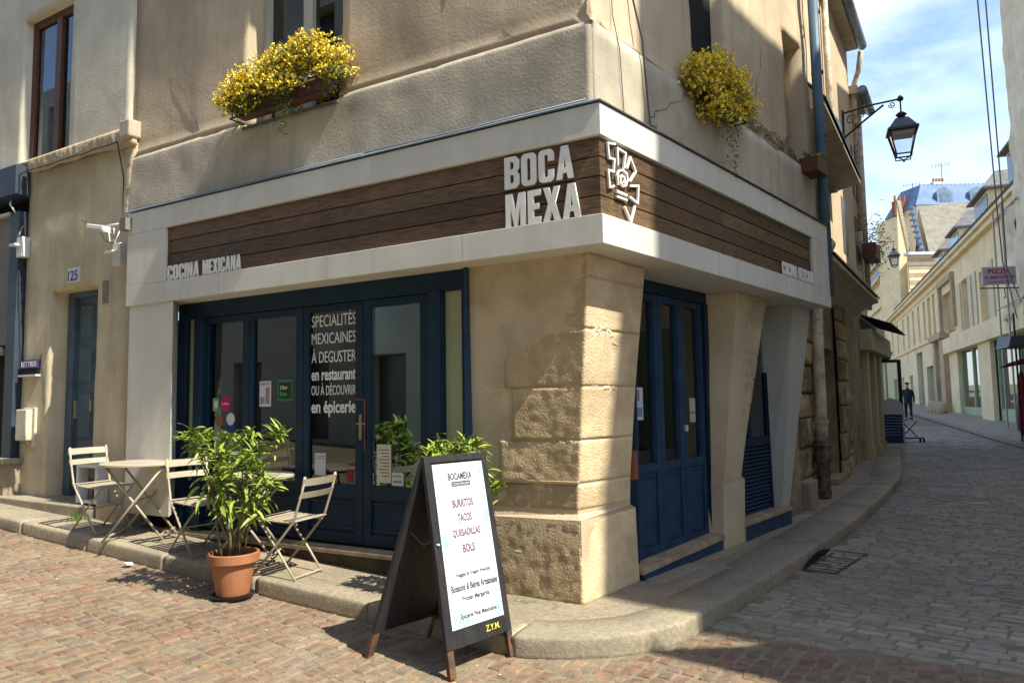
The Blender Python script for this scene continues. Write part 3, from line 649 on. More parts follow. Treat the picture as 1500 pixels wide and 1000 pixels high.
# posters, stickers and sheets on the glass
def sheet(name, f, a0, a1, o, z0, z1, m, label, cat='sticker', group=None, extra=None):
    r = thing(name, label, cat, f.p((a0+a1)/2, o, z0), group); B(f, a0, a1, o, o+.003, z0, z1, 'sheet', m, r); 
    if extra: extra(r)
    return r
def disc(f, s_, o, z, r, n=20, sx=1): return [f.p(s_+r*sx*cos(2*pi*k/n), o, z+r*sin(2*pi*k/n)) for k in range(n)]
GO = -.319
def ex(r):
    text('FIESTA', ML(3.80, 1.715, GO+.005), .12, .02, 'print', INK, r, .0005); B(FL, 3.68, 3.735, GO+.003, GO+.0045, 1.53, 1.69, 'print', flat('poster_photo', (.32, .2, .2), .5), r); B(FL, 3.75, 3.81, GO+.003, GO+.0045, 1.53, 1.60, 'print', flat('poster_photo2', (.2, .25, .42), .5), r)
sheet('poster', FL, 3.66, 3.82, GO, 1.505, 1.752, PAPER, 'small white event poster inside the second glazed leaf', 'poster', extra=ex)
def ex(r): B(FL, 3.385, 3.55, GO+.003, GO+.0045, 1.575, 1.735, 'print', flat('sticker_dark_green', (.01, .035, .02), .5), r); text('Uber', ML(3.53, 1.665, GO+.006), .10, .04, 'print', WHITEL, r, .0005); text('Eats', ML(3.53, 1.605, GO+.006), .09, .04, 'print', flat('bright_green', (.06, .5, .15), .5), r)
sheet('sticker', FL, 3.37, 3.565, GO, 1.555, 1.755, flat('sticker_green', (.04, .22, .07), .5), 'dark green delivery sticker beside the poster on the second leaf', extra=ex)
def ex(r): B(FL, 4.44, 4.495, GO+.003, GO+.0045, 1.50, 1.57, 'print', PAPER, r)
sheet('sticker', FL, 4.425, 4.515, GO, 1.465, 1.60, flat('pale_green_print', (.16, .36, .16), .5), 'green and white rectangular sticker on the first glazed leaf', extra=ex)
r = thing('sticker', 'round magenta sticker on the first glazed leaf', 'sticker', FL.p(4.32, GO, 1.47)); MB().prism(disc(FL, 4.32, GO, 1.54, .078), disc(FL, 4.32, GO+.003, 1.54, .078)).build('disc', flat('magenta', (.42, .01, .12), .5), r); text('la fiesta', ML(4.375, 1.53, GO+.004), .11, .025, 'print', WHITEL, r, .0005)
r = thing('sticker', 'round brown sticker just left of the blue and white badge on the first leaf', 'sticker', FL.p(4.41, GO, 1.30)); MB().prism(disc(FL, 4.41, GO, 1.36, .06), disc(FL, 4.41, GO+.003, 1.36, .06)).build('disc', flat('brown_print', (.20, .09, .05), .5), r)
r = thing('sticker', 'white and navy arched badge under the magenta sticker', 'sticker', FL.p(4.24, GO, 1.26)); B(FL, 4.175, 4.305, GO, GO+.003, 1.26, 1.36, 'sheet', flat('navy', (.012, .03, .12), .5), r); MB().prism(disc(FL, 4.24, GO, 1.385, .062), disc(FL, 4.24, GO+.0045, 1.385, .062)).build('disc', PAPER, r)
sheet('sticker', FL, 4.15, 4.31, GO, 1.02, 1.25, flat('strong_blue', (.02, .09, .33), .5), 'tall blue sticker lowest on the first leaf behind the plant', extra=lambda r: (B(FL, 4.16, 4.30, GO+.003, GO+.0045, 1.17, 1.215, 'print', flat('violet', (.16, .05, .3), .5), r), text('TRIP', ML(4.28, 1.18, GO+.006), .10, .025, 'print', WHITEL, r, .0005)))
sheet('notice', FL, 2.935, 3.07, GO, .87, 1.07, PAPER, 'white notice sheet low on the third glazed leaf under the lettering', 'notice', extra=lambda r: [text(t_, ML(3.06, 1.04-.022*k, GO+.004), .11, .011, 'print', INK, r, .0004) for k, t_ in enumerate(('À EMPORTER', 'OU SUR PLACE'))])
sheet('menu_sheet', FL, 2.165, 2.325, GO, .83, 1.16, flat('cream_paper', (.62, .58, .44), .6), 'cream menu sheet taped low on the fourth glazed leaf', 'menu', extra=lambda r: [B(FL, 2.185, 2.305-.02*(k % 3), GO+.003, GO+.004, 1.11-.028*k, 1.116-.028*k, 'print', INK, r) for k in range(9)])
sheet('notice', FL, 2.03, 2.155, GO, .81, .92, PAPER, 'small white card beside the cream menu at the bottom of the fourth leaf', 'notice', extra=lambda r: (text('Horaires', ML(2.145, .885, GO+.004), .09, .016, 'print', INK, r, .0004), B(FL, 2.05, 2.14, GO+.003, GO+.004, .84, .85, 'print', INK, r)))
sheet('sticker', FL, 2.60, 2.67, GO, .82, .93, RED, 'small red sticker low on the third leaf near the door handle', 'sticker')

# interior seen through the glass
inn = MB()
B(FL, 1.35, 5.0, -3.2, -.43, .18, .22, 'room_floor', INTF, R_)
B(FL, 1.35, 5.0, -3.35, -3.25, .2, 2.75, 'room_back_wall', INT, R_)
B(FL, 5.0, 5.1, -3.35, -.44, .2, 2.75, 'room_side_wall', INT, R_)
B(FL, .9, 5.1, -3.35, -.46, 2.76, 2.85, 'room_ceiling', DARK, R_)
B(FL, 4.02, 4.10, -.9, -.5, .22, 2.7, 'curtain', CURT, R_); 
it = thing('display_shelf', 'dark wooden shelf with bottles and jars inside the shop behind the doors', 'shelf', FL.p(3.0, -2.9, .22))
for z in (.8, 1.2, 1.6): B(FL, 2.5, 3.6, -3.2, -2.9, z, z+.03, 'shelf_board', WOODP, it)
m = MB()
for z in (.83, 1.23, 1.63):
    for q in range(11): p = FL.p(2.56+q*.095, -3.03, z); m.lathe([(.0, 0), (.028, 0), (.028, .12), (.012, .16), (.012, .2), (0, .2)], p, 8, random.choice([(1, .2, .1), (.9, .7, .2), (.2, .5, .2), (.8, .8, .7)]))
m.build('bottles', mat('bottle_goods', (.5, .45, .35), tint=True), it)
it = thing('counter', 'dark counter deeper inside the shop behind the second leaf', 'counter', FL.p(3.9, -1.6, .22)); B(FL, 3.2, 4.4, -1.9, -1.4, .22, 1.15, 'body', flat('counter_dark', (.04, .05, .06), .4), it); B(FL, 3.15, 4.45, -1.95, -1.35, 1.152, 1.2, 'worktop', SILLW, it)
it = thing('menu_screen', 'dark menu board hanging inside behind the fourth leaf', 'board', FL.p(2.05, -.8, 1.5)); B(FL, 1.85, 2.2, -.84, -.8, 1.45, 2.18, 'board', DARK, it)
B(FL, 1.72, 2.42, -.9, -.86, .8, 2.4, 'inner_curtain', CURT, R_)

# corner pier --------------------------------------------------------
def PC(a, b, z): return FL.o + FL.d*a + FR.d*b + Vector((0, 0, z))
def pring(z, la, lo, ca, cb, rs, ro): return [FL.p(la, lo, z), PC(ca, cb, z), FR.p(rs, ro, z), FR.p(rs+.05, -.66, z), FL.p(la+.0, -.62, z)]
pc = MB(); pc.loft([pring(-.1, 1.32, -.30, .452, .365, 1.15, -.47), pring(.62, 1.32, -.29, .452, .362, 1.12, -.47), pring(.66, 1.32, -.30, .50, .40, 1.00, -.45), pring(.90, 1.32, -.295, .475, .385, .985, -.43), pring(1.6, 1.33, -.28, .39, .33, 1.0, -.37), pring(2.62, 1.33, -.262, .264, .246, 1.08, -.29)])
pier = pc.build('corner_pier', MORTAR, R_)
def lerpP(z):
    T = [(0, .451, .364, -.298, -.468, 1.15), (.60, .451, .361, -.289, -.468, 1.12), (.68, .497, .397, -.298, -.448, 1.00), (.90, .473, .383, -.293, -.428, .985), (1.6, .388, .328, -.278, -.368, 1.0), (2.6, .263, .245, -.260, -.289, 1.08)]
    for i in range(len(T)-1):
        if z <= T[i+1][0] or i == len(T)-2:
            t = (z-T[i][0])/(T[i+1][0]-T[i][0]); return [a+(b-a)*t for a, b in zip(T[i][1:], T[i+1][1:])]
def pier_path(z, a=None, b=None):
    ca, cb, lo, ro, rs = lerpP(z); return [FL.p(1.325 if a is None else a, lo, z), PC(ca, cb, z), FR.p(rs if b is None else b, ro, z)]
crs = [(.005, .612, 0), (.69, .88, 0), (.892, 1.208, 1), (1.22, 1.608, 1), (1.62, 2.038, 1), (2.05, 2.425, 1), (2.437, 2.598, 1)]
hint = (-.3, -1, 0)
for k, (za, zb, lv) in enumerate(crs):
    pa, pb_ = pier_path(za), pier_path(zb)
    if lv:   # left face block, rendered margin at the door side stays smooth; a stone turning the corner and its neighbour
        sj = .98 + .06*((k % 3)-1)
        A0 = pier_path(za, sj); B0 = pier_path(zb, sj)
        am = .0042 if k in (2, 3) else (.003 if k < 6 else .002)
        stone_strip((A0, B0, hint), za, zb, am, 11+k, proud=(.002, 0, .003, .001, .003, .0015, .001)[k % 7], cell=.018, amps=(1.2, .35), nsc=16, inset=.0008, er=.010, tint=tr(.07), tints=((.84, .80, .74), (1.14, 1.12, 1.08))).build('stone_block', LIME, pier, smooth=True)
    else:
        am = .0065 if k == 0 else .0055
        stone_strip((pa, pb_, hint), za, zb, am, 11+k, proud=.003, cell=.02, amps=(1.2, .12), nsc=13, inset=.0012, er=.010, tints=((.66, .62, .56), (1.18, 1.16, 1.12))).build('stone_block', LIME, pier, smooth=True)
CHIP = mat('broken_stone', (.66, .55, .40), (.34, .25, .16), scale=14, bump=1.0, bscale=40, bdist=.02)
for (zc, hh, sa_, sb_) in ((1.98, .10, .10, .50), (1.93, .05, .42, .62), (1.58, .045, .35, .62), (1.60, .03, .12, .3), (1.22, .04, .2, .5)):
    P0_, P1_ = pier_path(zc), pier_path(zc+hh); f_ = lambda P, t: P[1].lerp(P[2], t)
    stone_strip(([f_(P0_, sa_), f_(P0_, (sa_+sb_)/2), f_(P0_, sb_)], [f_(P1_, sa_+.03), f_(P1_, (sa_+sb_)/2), f_(P1_, sb_-.04)], FR.n), zc, zc+hh, .012, 60+int(zc*10), proud=.003, cell=.012, nsc=24, inset=.006, er=.02).build('chipped_patch', CHIP, pier, smooth=False)
for (zc, hh, sa_, sb_) in ((2.0, .06, .30, .95), (1.57, .06, .1, .9), (1.17, .05, .3, .95), (2.40, .05, .2, .8), (.34, .04, .2, .9)):
    P0_, P1_ = pier_path(zc), pier_path(zc+hh); f_ = lambda P, t: P[0].lerp(P[1], t)
    stone_strip(([f_(P0_, sa_), f_(P0_, (sa_+sb_)/2), f_(P0_, sb_)], [f_(P1_, sa_+.03), f_(P1_, (sa_+sb_)/2), f_(P1_, sb_-.02)], FL.n), zc, zc+hh, .010, 90+int(zc*10), proud=.002, cell=.012, nsc=20, inset=.008, er=.022).build('chipped_patch', LIME, pier, smooth=True)
# the weathered ledge between plinth courses on the left face
m = MB(); a, b = pier_path(.885), pier_path(.905); m.hexa([a[0], a[1], a[1]-FL.n*.05, a[0]-FL.n*.05, b[0]+FL.n*.022, b[1]+FL.n*.022, b[1]-FL.n*.05, b[0]-FL.n*.05]); m.build('ledge', mat('pale_mortar', (.62, .53, .39), (.52, .43, .3), bump=.5), pier, bevel=.004)
B(FR, 1.0, 1.06, -.50, -.40, .86, 1.09, 'brick_patch', mat('red_brick', (.26, .09, .045), (.2, .07, .04), scale=10, bump=.3), pier)

# right street front ---------------------------------------------------
rb = thing  # noqa
m = MB()
m.loft([[FR.p(2.78, -.45, -.1), FR.p(3.29, -.45, -.1), FR.p(3.27, -.72, -.1), FR.p(2.74, -.72, -.1)], [FR.p(2.80, -.44, .66), FR.p(3.33, -.44, .66), FR.p(3.3, -.72, .66), FR.p(2.76, -.72, .66)],
        [FR.p(2.81, -.43, .70), FR.p(3.22, -.43, .70), FR.p(3.22, -.72, .70), FR.p(2.77, -.72, .70)], [FR.p(2.87, -.36, 1.6), FR.p(3.42, -.36, 1.6), FR.p(3.42, -.72, 1.6), FR.p(2.80, -.72, 1.6)], [FR.p(2.97, -.28, 2.603), FR.p(3.78, -.28, 2.603), FR.p(3.78, -.72, 2.603), FR.p(2.84, -.72, 2.603)]])
p2 = m.build('middle_pier', RENDERP, R_, bevel=.01)
def p2o(z): return -.44+.16*max(0, z-.7)/1.9
def p2s(z, t): a = 2.83+.14*(z-.7)/1.9; b = 3.23+.53*(z-.7)/1.9; return a+(b-a)*t
for k, (za, zb, ta, tb) in enumerate(((.78, 1.08, .30, .9), (1.10, 1.42, .25, .95), (1.44, 1.70, .5, .97), (1.72, 1.93, .35, .98), (1.96, 2.28, .30, .97), (2.30, 2.56, .30, .6), (2.32, 2.56, .64, .98))):
    P0_ = [FR.p(p2s(za, ta), p2o(za)+.001, za), FR.p(p2s(za, (ta+tb)/2), p2o(za)+.001, za), FR.p(p2s(za, tb), p2o(za)+.001, za)]; P1_ = [FR.p(p2s(zb, ta), p2o(zb)+.001, zb), FR.p(p2s(zb, (ta+tb)/2), p2o(zb)+.001, zb), FR.p(p2s(zb, tb), p2o(zb)+.001, zb)]
    stone_strip((P0_, P1_, (.77, -.64, 0)), za, zb, .004, 40+k, proud=.003, cell=.03, inset=0, er=.02).build('stone_block', LIME, p2, smooth=True)
m = MB()
m.loft([[FR.p(4.60, -.53, .2), FR.p(4.86, -.53, .2), FR.p(4.86, -.70, .2), FR.p(4.56, -.70, .2)], [FR.p(4.50, -.24, 2.603), FR.p(5.08, -.24, 2.603), FR.p(5.08, -.70, 2.603), FR.p(4.50, -.70, 2.603)]])
m.build('white_pilaster', mat('pilaster_grey_white', (.50, .50, .46), (.44, .44, .41), scale=1.5), R_, bevel=.004)
# three leaf door
dfr = B(FR, 1.2, 2.86, -.70, -.585, 2.49, 2.602, 'door_frame', BLUE, R_)
B(FR, 2.77, 2.86, -.70, -.57, .10, 2.4885, 'jamb', BLUE, dfr); B(FR, 1.05, 1.34, -.70, -.57, .10, 2.4885, 'jamb', BLUE, dfr)
for (a0, a1, g0, g1) in ((1.345, 1.83, 1.42, 1.755), (1.834, 2.29, 1.91, 2.22), (2.294, 2.765, 2.37, 2.70)):
    m = MB(); m.bx(FR, a0, g0, -.66, -.60, .13, 2.486); m.bx(FR, g1, a1, -.66, -.60, .13, 2.486)
    for z0, z1 in ((.131, .21), (.86, .935), (2.42, 2.485)): m.bx(FR, g0+.001, g1-.001, -.66, -.602, z0, z1)
    d = m.build('glazed_door_leaf', BLUE2, R_, bevel=.003)
    B(FR, g0+.002, g1-.002, -.65, -.618, .211, .859, 'door_panel', BLUE2, d); B(FR, g0+.002, g1-.002, -.645, -.639, .936, 2.419, 'glass_pane', GLASS, d)
    m = MB(); m.bx(FR, g0+.012, g1-.012, -.617, -.604, .235, .245); m.bx(FR, g0+.012, g1-.012, -.617, -.604, .82, .83); m.bx(FR, g0+.004, g0+.012, -.617, -.604, .24, .83); m.bx(FR, g1-.012, g1-.004, -.617, -.604, .24, .83); m.build('panel_moulding', BLUE2, d)
    if a0 > 2 and a0 < 3: B(FR, 2.30, 2.325, -.598, -.57, 1.20, 1.26, 'door_knob', flat('knob_pale', (.6, .6, .58), .3), d)
m = MB(); m.hexa([FR.p(1.17, -.66, .06), FR.p(2.80, -.66, .115), FR.p(2.80, -.445, .115), FR.p(1.17, -.445, .06), FR.p(1.17, -.66, .115), FR.p(2.80, -.66, .165), FR.p(2.80, -.445, .165), FR.p(1.17, -.445, .105)]); m.build('door_step', SILLW, R_, bevel=.006)
m = MB(); m.hexa([FR.p(1.20, -.6, -.1), FR.p(2.76, -.6, -.1), FR.p(2.76, -.455, -.1), FR.p(1.20, -.455, -.1), FR.p(1.20, -.6, .058), FR.p(2.76, -.6, .112), FR.p(2.76, -.455, .112), FR.p(1.20, -.455, .058)]); m.build('step_riser', BLUE2, R_)
# louvred window
wf = B(FR, 3.24, 4.60, -.68, -.62, 2.50, 2.602, 'window_frame', BLUE, R_)
B(FR, 4.52, 4.6, -.68, -.61, .20, 2.4985, 'post', BLUE, wf); B(FR, 3.24, 3.40, -.68, -.61, .2, 2.4985, 'post', BLUE, wf); B(FR, 3.402, 4.518, -.67, -.612, .96, 1.06, 'rail', BLUE, wf); B(FR, 3.92, 3.99, -.67, -.612, 1.062, 2.498, 'mullion', BLUE, wf)
for a0, a1 in ((3.402, 3.918), (3.992, 4.518)): B(FR, a0, a1, -.65, -.644, 1.062, 2.498, 'glass_pane', GLASS, wf)
for k in range(17):
    z = .215+k*.044; m = MB(); m.hexa([FR.p(3.402, -.665, z+.03), FR.p(4.518, -.665, z+.03), FR.p(4.518, -.615, z), FR.p(3.402, -.615, z), FR.p(3.402, -.665, z+.036), FR.p(4.518, -.665, z+.036), FR.p(4.518, -.615, z+.007), FR.p(3.402, -.615, z+.007)]); m.build('louvre_slat', BLUE2, wf)
B(FR, 3.402, 4.518, -.70, -.668, .2, .96, 'louvre_backing', DARK, wf)
m = MB(); m.hexa([FR.p(3.28, -.7, .16), FR.p(4.74, -.7, .17), FR.p(4.74, -.44, .17), FR.p(3.28, -.44, .16), FR.p(3.28, -.7, .208), FR.p(4.74, -.7, .212), FR.p(4.74, -.44, .212), FR.p(3.28, -.44, .208)]); m.build('window_sill', SILLW, R_, bevel=.006)
for k in range(4): B(FR, 3.31+k*.35, 3.31+k*.35+.343, -.6, -.452, -.1, .158, 'riser_panel', BLUE2, R_)
B(FR, 3.278, 3.308, -.62, -.446, -.1, .158, 'riser_end', SILLW, R_)
# interior behind the right doors
B(FR, .9, 5.0, -3.2, -.72, .09, .11, 'room_floor', INTF, R_); B(FR, 1.0, 5.1, -2.7, -.45, 2.64, 2.7, 'room_ceiling', DARK, R_)
B(FR, 1.25, 5.0, -2.6, -2.5, .11, 2.75, 'room_back_wall', mat('interior_khaki', (.11, .10, .055), (.07, .065, .04), scale=1), R_)
B(FR, 5.0, 5.1, -2.6, -.8, .11, 2.75, 'room_side_wall', INT, R_)
it = thing('shop_plant', 'leafy green plant standing inside behind the side street door', 'plant', FR.p(1.6, -.95, .11))
mm = MB()
for _ in range(160):
    p = FR.p(1.6+random.gauss(0, .13), -.98+random.gauss(0, .08), 1.1+random.gauss(0, .22)); a = random.uniform(0, 6.28); d = Vector((cos(a), sin(a), random.uniform(-.6, .9)))*.09; e = Vector((-sin(a), cos(a), .1))*.014
    mm.add([p, p+d*.5+e, p+d, p+d*.5-e], [(0, 1, 2, 3)], tr(.3))
mm.build('foliage', LEAF, it, norm=False); m = MB(); m.lathe([(0, 0), (.12, 0), (.16, .3), (.14, .3), (.14, .27), (0, .27)], FR.p(1.6, -.98, .11), 16); m.build('pot', flat('pot_grey', (.2, .2, .2), .7), it); MB().tube([FR.p(1.6, -.98, .38), FR.p(1.6, -.98, 1.0)], .01, 6).build('stem', STEM, it)
it = thing('inner_rail', 'pale horizontal rail with a curtain inside the side street door', 'curtain', FR.p(1.9, -.8, 1.7)); MB().tube([FR.p(1.4, -.8, 1.72), FR.p(2.75, -.8, 1.72)], .012, 8).build('rail', flat('rail_pale', (.45, .45, .4), .4), it)
m = MB()
for k in range(26): a = 1.42+k*.05; m.quad(FR.p(a, -.81-.012*(k % 2), .95), FR.p(a+.05, -.81-.012*((k+1) % 2), .95), FR.p(a+.05, -.81-.012*((k+1) % 2), 1.71), FR.p(a, -.81-.012*(k % 2), 1.71))
m.build('net_curtain', mat('net_curtain', (.075, .085, .06), (.05, .06, .045), scale=5), it, norm=False)
def ex(r): B(FR, 1.44, 1.52, -.634, -.6325, 1.5, 1.6, 'print', MATS['poster_photo'], r); B(FR, 1.44, 1.56, -.634, -.6325, 1.36, 1.44, 'print', MATS['poster_photo2'], r)
sheet('poster', FR, 1.43, 1.58, -.637, 1.33, 1.62, PAPER, 'event poster on the glass of the side street door', 'poster', extra=ex)
sheet('notice', FR, 2.50, 2.62, -.637, 1.38, 1.52, flat('cream_paper2', (.5, .47, .34), .6), 'two small cream cards on the farthest leaf of the side street door', 'notice', extra=lambda r: B(FR, 2.50, 2.62, -.637, -.634, 1.28, 1.37, 'sheet', MATS['cream_paper2'], r))

# upper windows ---------------------------------------------------------
uw = B(FL, 3.78, 3.865, -.44, -.36, 4.27, 6.5, 'upper_window_frame', FRAMEC, R_)
B(FL, 2.602, 2.66, -.44, -.36, 4.27, 6.5, 'jamb', FRAMEC, uw); B(FL, 3.17, 3.29, -.44, -.35, 4.27, 6.5, 'meeting_stile', FRAMEC, uw)
for a0, a1 in ((3.292, 3.778), (2.662, 3.168)):
    B(FL, a0, a1, -.42, -.37, 4.27, 4.38, 'bottom_rail', FRAMEC, uw); B(FL, a0, a1, -.405, -.40, 4.382, 6.5, 'glass_pane', GLASS, uw); B(FL, a0, a1, -.415, -.38, 5.02, 5.045, 'glazing_bar', FRAMEC, uw)
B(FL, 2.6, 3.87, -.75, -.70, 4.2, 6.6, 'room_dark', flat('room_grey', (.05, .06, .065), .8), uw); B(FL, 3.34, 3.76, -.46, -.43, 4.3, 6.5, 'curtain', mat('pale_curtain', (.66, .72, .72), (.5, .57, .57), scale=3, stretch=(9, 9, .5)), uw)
B(FL, 2.60, 3.87, -.35, -.1, 4.235, 4.262, 'window_sill', SLATE, R_)
uw = B(FR, 2.53, 2.598, -.44, -.36, 4.21, 6.5, 'upper_window_frame', flat('frame_blue_grey', (.2, .26, .3), .5), R_); B(FR, 1.862, 2.528, -.405, -.40, 4.21, 6.5, 'glass_pane', GLASS, uw); B(FR, 1.95, 2.02, -.43, -.36, 4.21, 6.5, 'stile', MATS['frame_blue_grey'], uw)
# blind recess further along the side street
B(FR, 4.3, 5.06, -.45, -.40, 4.3, 6.0, 'blind_window', PLASTER, R_)

# ================================================================== LEFT HOUSE (no. 125)
lh = thing('left_house', 'cream house numbered 125 with a recessed panelled door left of the restaurant', 'house', FL.p(7, -.5, 0))
def outH(s, z): return -.20 + .03*max(0, 1-abs(s-5.95)/.12)*(z < 4.4)
wall(FL, 5.80, 8.02, -.1, 4.585, outH, .4, [(6.43, 7.40, .30, 2.95)], .09, .010, 21, False, 1.3).build('lower_wall', YELPL, lh, smooth=True)
wall(FL, 5.80, 12.5, 4.66, 7.6, lambda s, z: -.15, .4, [(7.05, 8.15, 4.70, 6.60)], .10, .010, 22, False, 1.0).build('upper_wall', CREAM, lh, smooth=True)
B(FL, 5.8, 12.5, -.5, -.12, 7.6, 13.4, 'upper_storeys', CREAM, lh); B(FL, 5.8, 12.5, -.5, .14, 10.5, 10.75, 'string_course', CREAM, lh)
# ragged ledge under the upper wall
ra, rb_ = [], []
a = [FL.p(5.66+.2*k, -.09, 4.49 + .012*(k % 3)-.05*(k < 3)) for k in range(12)]; b = [FL.p(5.66+.2*k, -.085, 4.665) for k in range(12)]
stone_strip((a, b, FL.n), 4.50, 4.66, .012, 77, proud=.004, cell=.025, nsc=16, inset=.004, er=.02).build('ragged_ledge', MORTAR, lh, smooth=True)
m = MB(); m.bx(FL, 5.64, 5.83, -.3, -.03, 4.52, 4.72); m.build('corner_block', BAND, lh, bevel=.02)
stone_strip(([FL.p(5.72, -.12, 3.63), FL.p(5.86, -.12, 3.63)], [FL.p(5.68, -.12, 4.5), FL.p(5.84, -.12, 4.5)], FL.n), 3.63, 4.5, .02, 78, proud=.015, cell=.04).build('crumbling_quoin', MORTAR, lh, smooth=True)
m = MB(); 
for k in range(9): m.tube([FL.p(5.9+.24*k, -.055, 4.50), FL.p(5.9+.24*(k+1), -.055+.01*sin(k*3), 4.495+.012*sin(k*2.2))], .008, 6)
m.build('ledge_cable', flat('dark_cable', (.05, .05, .055), .6), lh, smooth=True)
# upper window
u2 = B(FL, 7.05, 8.15, -.30, -.24, 6.50, 6.60, 'window_frame', WOODW, lh)
for a0, a1 in ((7.05, 7.12), (8.05, 8.15), (7.44, 7.56)): B(FL, a0, a1, -.30, -.225 if a0 == 7.44 else -.24, 4.70, 6.4985, 'stile', WOODW, u2)
for a0, a1 in ((7.121, 7.439), (7.561, 8.049)): B(FL, a0, a1, -.29, -.245, 4.70, 4.77, 'bottom_rail', WOODW, u2); B(FL, a0, a1, -.272, -.268, 4.772, 6.498, 'glass_pane', GLASS, u2)
B(FL, 7.0, 8.2, -.5, -.45, 4.68, 6.7, 'curtain', mat('green_curtain', (.10, .17, .14), (.07, .12, .10), scale=3, stretch=(8, 8, .4)), u2)
# entrance door
dl = B(FL, 6.44, 7.39, -.5050, -.4500, .44, 2.99, 'door', mat('old_blue_door', (.09, .14, .18), (.06, .10, .14), scale=4, rough=.5, bump=.3, stain=(.10, .11, .11), stamt=.5), lh, bevel=.004)
B(FL, 7.25, 7.39, -.4495, -.3950, .46, 2.98, 'door_frame', MATS['old_blue_door'], dl); B(FL, 6.43, 7.248, -.4495, -.3950, 2.88, 2.98, 'lintel_rail', MATS['old_blue_door'], dl)
for r_, (z0, z1) in enumerate(((.62, 1.05), (1.15, 1.72), (1.82, 2.28), (2.36, 2.80))):
    for a0, a1 in ((6.50, 6.80), (6.88, 7.18)): MB().loft([[FL.p(x, -.4500, z) for x, z in ((a0, z0), (a1, z0), (a1, z1), (a0, z1))], [FL.p(x, -.4200, z) for x, z in ((a0+.03, z0+.03), (a1-.03, z0+.03), (a1-.03, z1-.03), (a0+.03, z1-.03))], [FL.p(x, -.4330, z) for x, z in ((a0+.07, z0+.07), (a1-.07, z0+.07), (a1-.07, z1-.07), (a0+.07, z1-.07))]]).build('door_panel', MATS['old_blue_door'], dl)
B(FL, 7.19, 7.22, -.4490, -.4050, 1.40, 1.62, 'handle_plate', flat('worn_brass', (.42, .38, .27), .4, metal=.5), dl); B(FL, 6.84, 6.87, -.4490, -.3950, 1.48, 1.62, 'lock_plate', MATS['worn_brass'], dl)
m = MB(); m.hexa([FL.p(6.15, -.55, -.1), FL.p(8.2, -.55, -.1), FL.p(8.2, .10, -.1), FL.p(6.15, .02, -.1), FL.p(6.15, -.55, .445), FL.p(8.2, -.55, .485), FL.p(8.2, .10, .485), FL.p(6.15, .02, .445)]); m.build('door_step', GRANITE, lh, bevel=.015)
m = MB(); m.bx(FL, 5.56, 6.12, -.3, -.06, -.1, .47); m.build('low_stone_block', MORTAR, lh, bevel=.02)
np_ = thing('house_number_plate', 'small enamel plate reading 125 above the panelled door', 'plate', FL.p(6.94, -.19, 3.04)); M_ = planeM(FL.p(6.80, -.185, 3.03), -FL.d, Zv)
B(FL, 6.80, 7.05, -.205, -.180, 3.02, 3.20, 'plate', flat('enamel_white', (.62, .62, .62), .3), np_, bevel=.003); text('125', planeM(FL.p(7.03, -.177, 3.04), -FL.d, Zv), .21, .125, 'digits', flat('enamel_blue', (.03, .05, .28), .3), np_, .001, .01)
lb = thing('letter_box', 'wall letter slot with a blue LETTRES plate and white flap', 'letter box', FL.p(7.8, -.2, 1.95)); B(FL, 7.61, 8.0, -.22, -.165, 2.03, 2.13, 'plate', flat('plate_violet_blue', (.08, .07, .25), .4), lb); text('LETTRES', planeM(FL.p(7.98, -.163, 2.045), -FL.d, Zv), .34, .065, 'word', WHITEL, lb, .001, .012)
B(FL, 7.61, 8.0, -.22, -.17, 1.95, 2.028, 'slot', DARK, lb); B(FL, 7.60, 8.01, -.22, -.14, 1.925, 1.948, 'lip', MATS['enamel_white'], lb)
mb_ = thing('meter_box', 'white plastic meter box low on the wall beside the recessed door', 'meter box', FL.p(7.8, -.2, 1.05)); B(FL, 7.64, 7.95, -.21, -.17, 1.06, 1.54, 'base', CREAM, mb_, bevel=.006); B(FL, 7.68, 7.92, -.1695, -.09, 1.14, 1.52, 'cover', CREAM, mb_, bevel=.012); MB().tube([FL.p(7.9, -.15, 1.12), FL.p(7.8, -.12, 1.08), FL.p(7.7, -.14, 1.11), FL.p(7.75, -.15, 1.06)], .014, 6).build('cable', flat('cable_old', (.35, .3, .22), .7), mb_)
vt = thing('wall_vent', 'small louvred vent beside the door head', 'vent', FL.p(6.25, -.2, 2.7)); B(FL, 6.18, 6.33, -.21, -.192, 2.70, 3.0, 'frame', CREAM, vt)
for k in range(11): B(FL, 6.195, 6.315, -.1915, -.182, 2.715+k*.025, 2.727+k*.025, 'slat', flat('vent_slat', (.2, .17, .13), .7), vt)
for (s_, z_, lab) in ((8.02, 3.56, 'small white junction box at the far left edge of the house'), (5.93, 3.22, 'small white siren box under the floodlight beside the fascia')):
    j = thing('junction_box', lab, 'junction box', FL.p(s_, -.2, z_)); B(FL, s_-.07, s_+.07, -.2, -.10, z_-.12, z_+.14, 'case', MATS['enamel_white'], j, bevel=.01); B(FL, s_-.02, s_+.12, -.16, -.04, z_+.02, z_+.05, 'bracket', MATS['enamel_white'], j); MB().tube([FL.p(s_+.03, -.1, z_+.14), FL.p(s_+.04, -.16, z_+.3)], .008, 6).build('cable', MATS['cable_old'], j)
fl = thing('floodlight', 'white outdoor floodlight on an arm beside the fascia end', 'floodlight', FL.p(5.75, .1, 3.52))
q = FL.p(6.1, .12, 3.50); ux = FL.d*1.0; Mx = Matrix.Rotation(radians(0), 3, 'Z')
m = MB(); a = FL.p(5.74, .10, 3.45); b = FL.p(6.00, .13, 3.50); m.bar(a, b, .16, .055, (.0, 0, 1)); m.build('housing', MATS['enamel_white'], fl, bevel=.012)
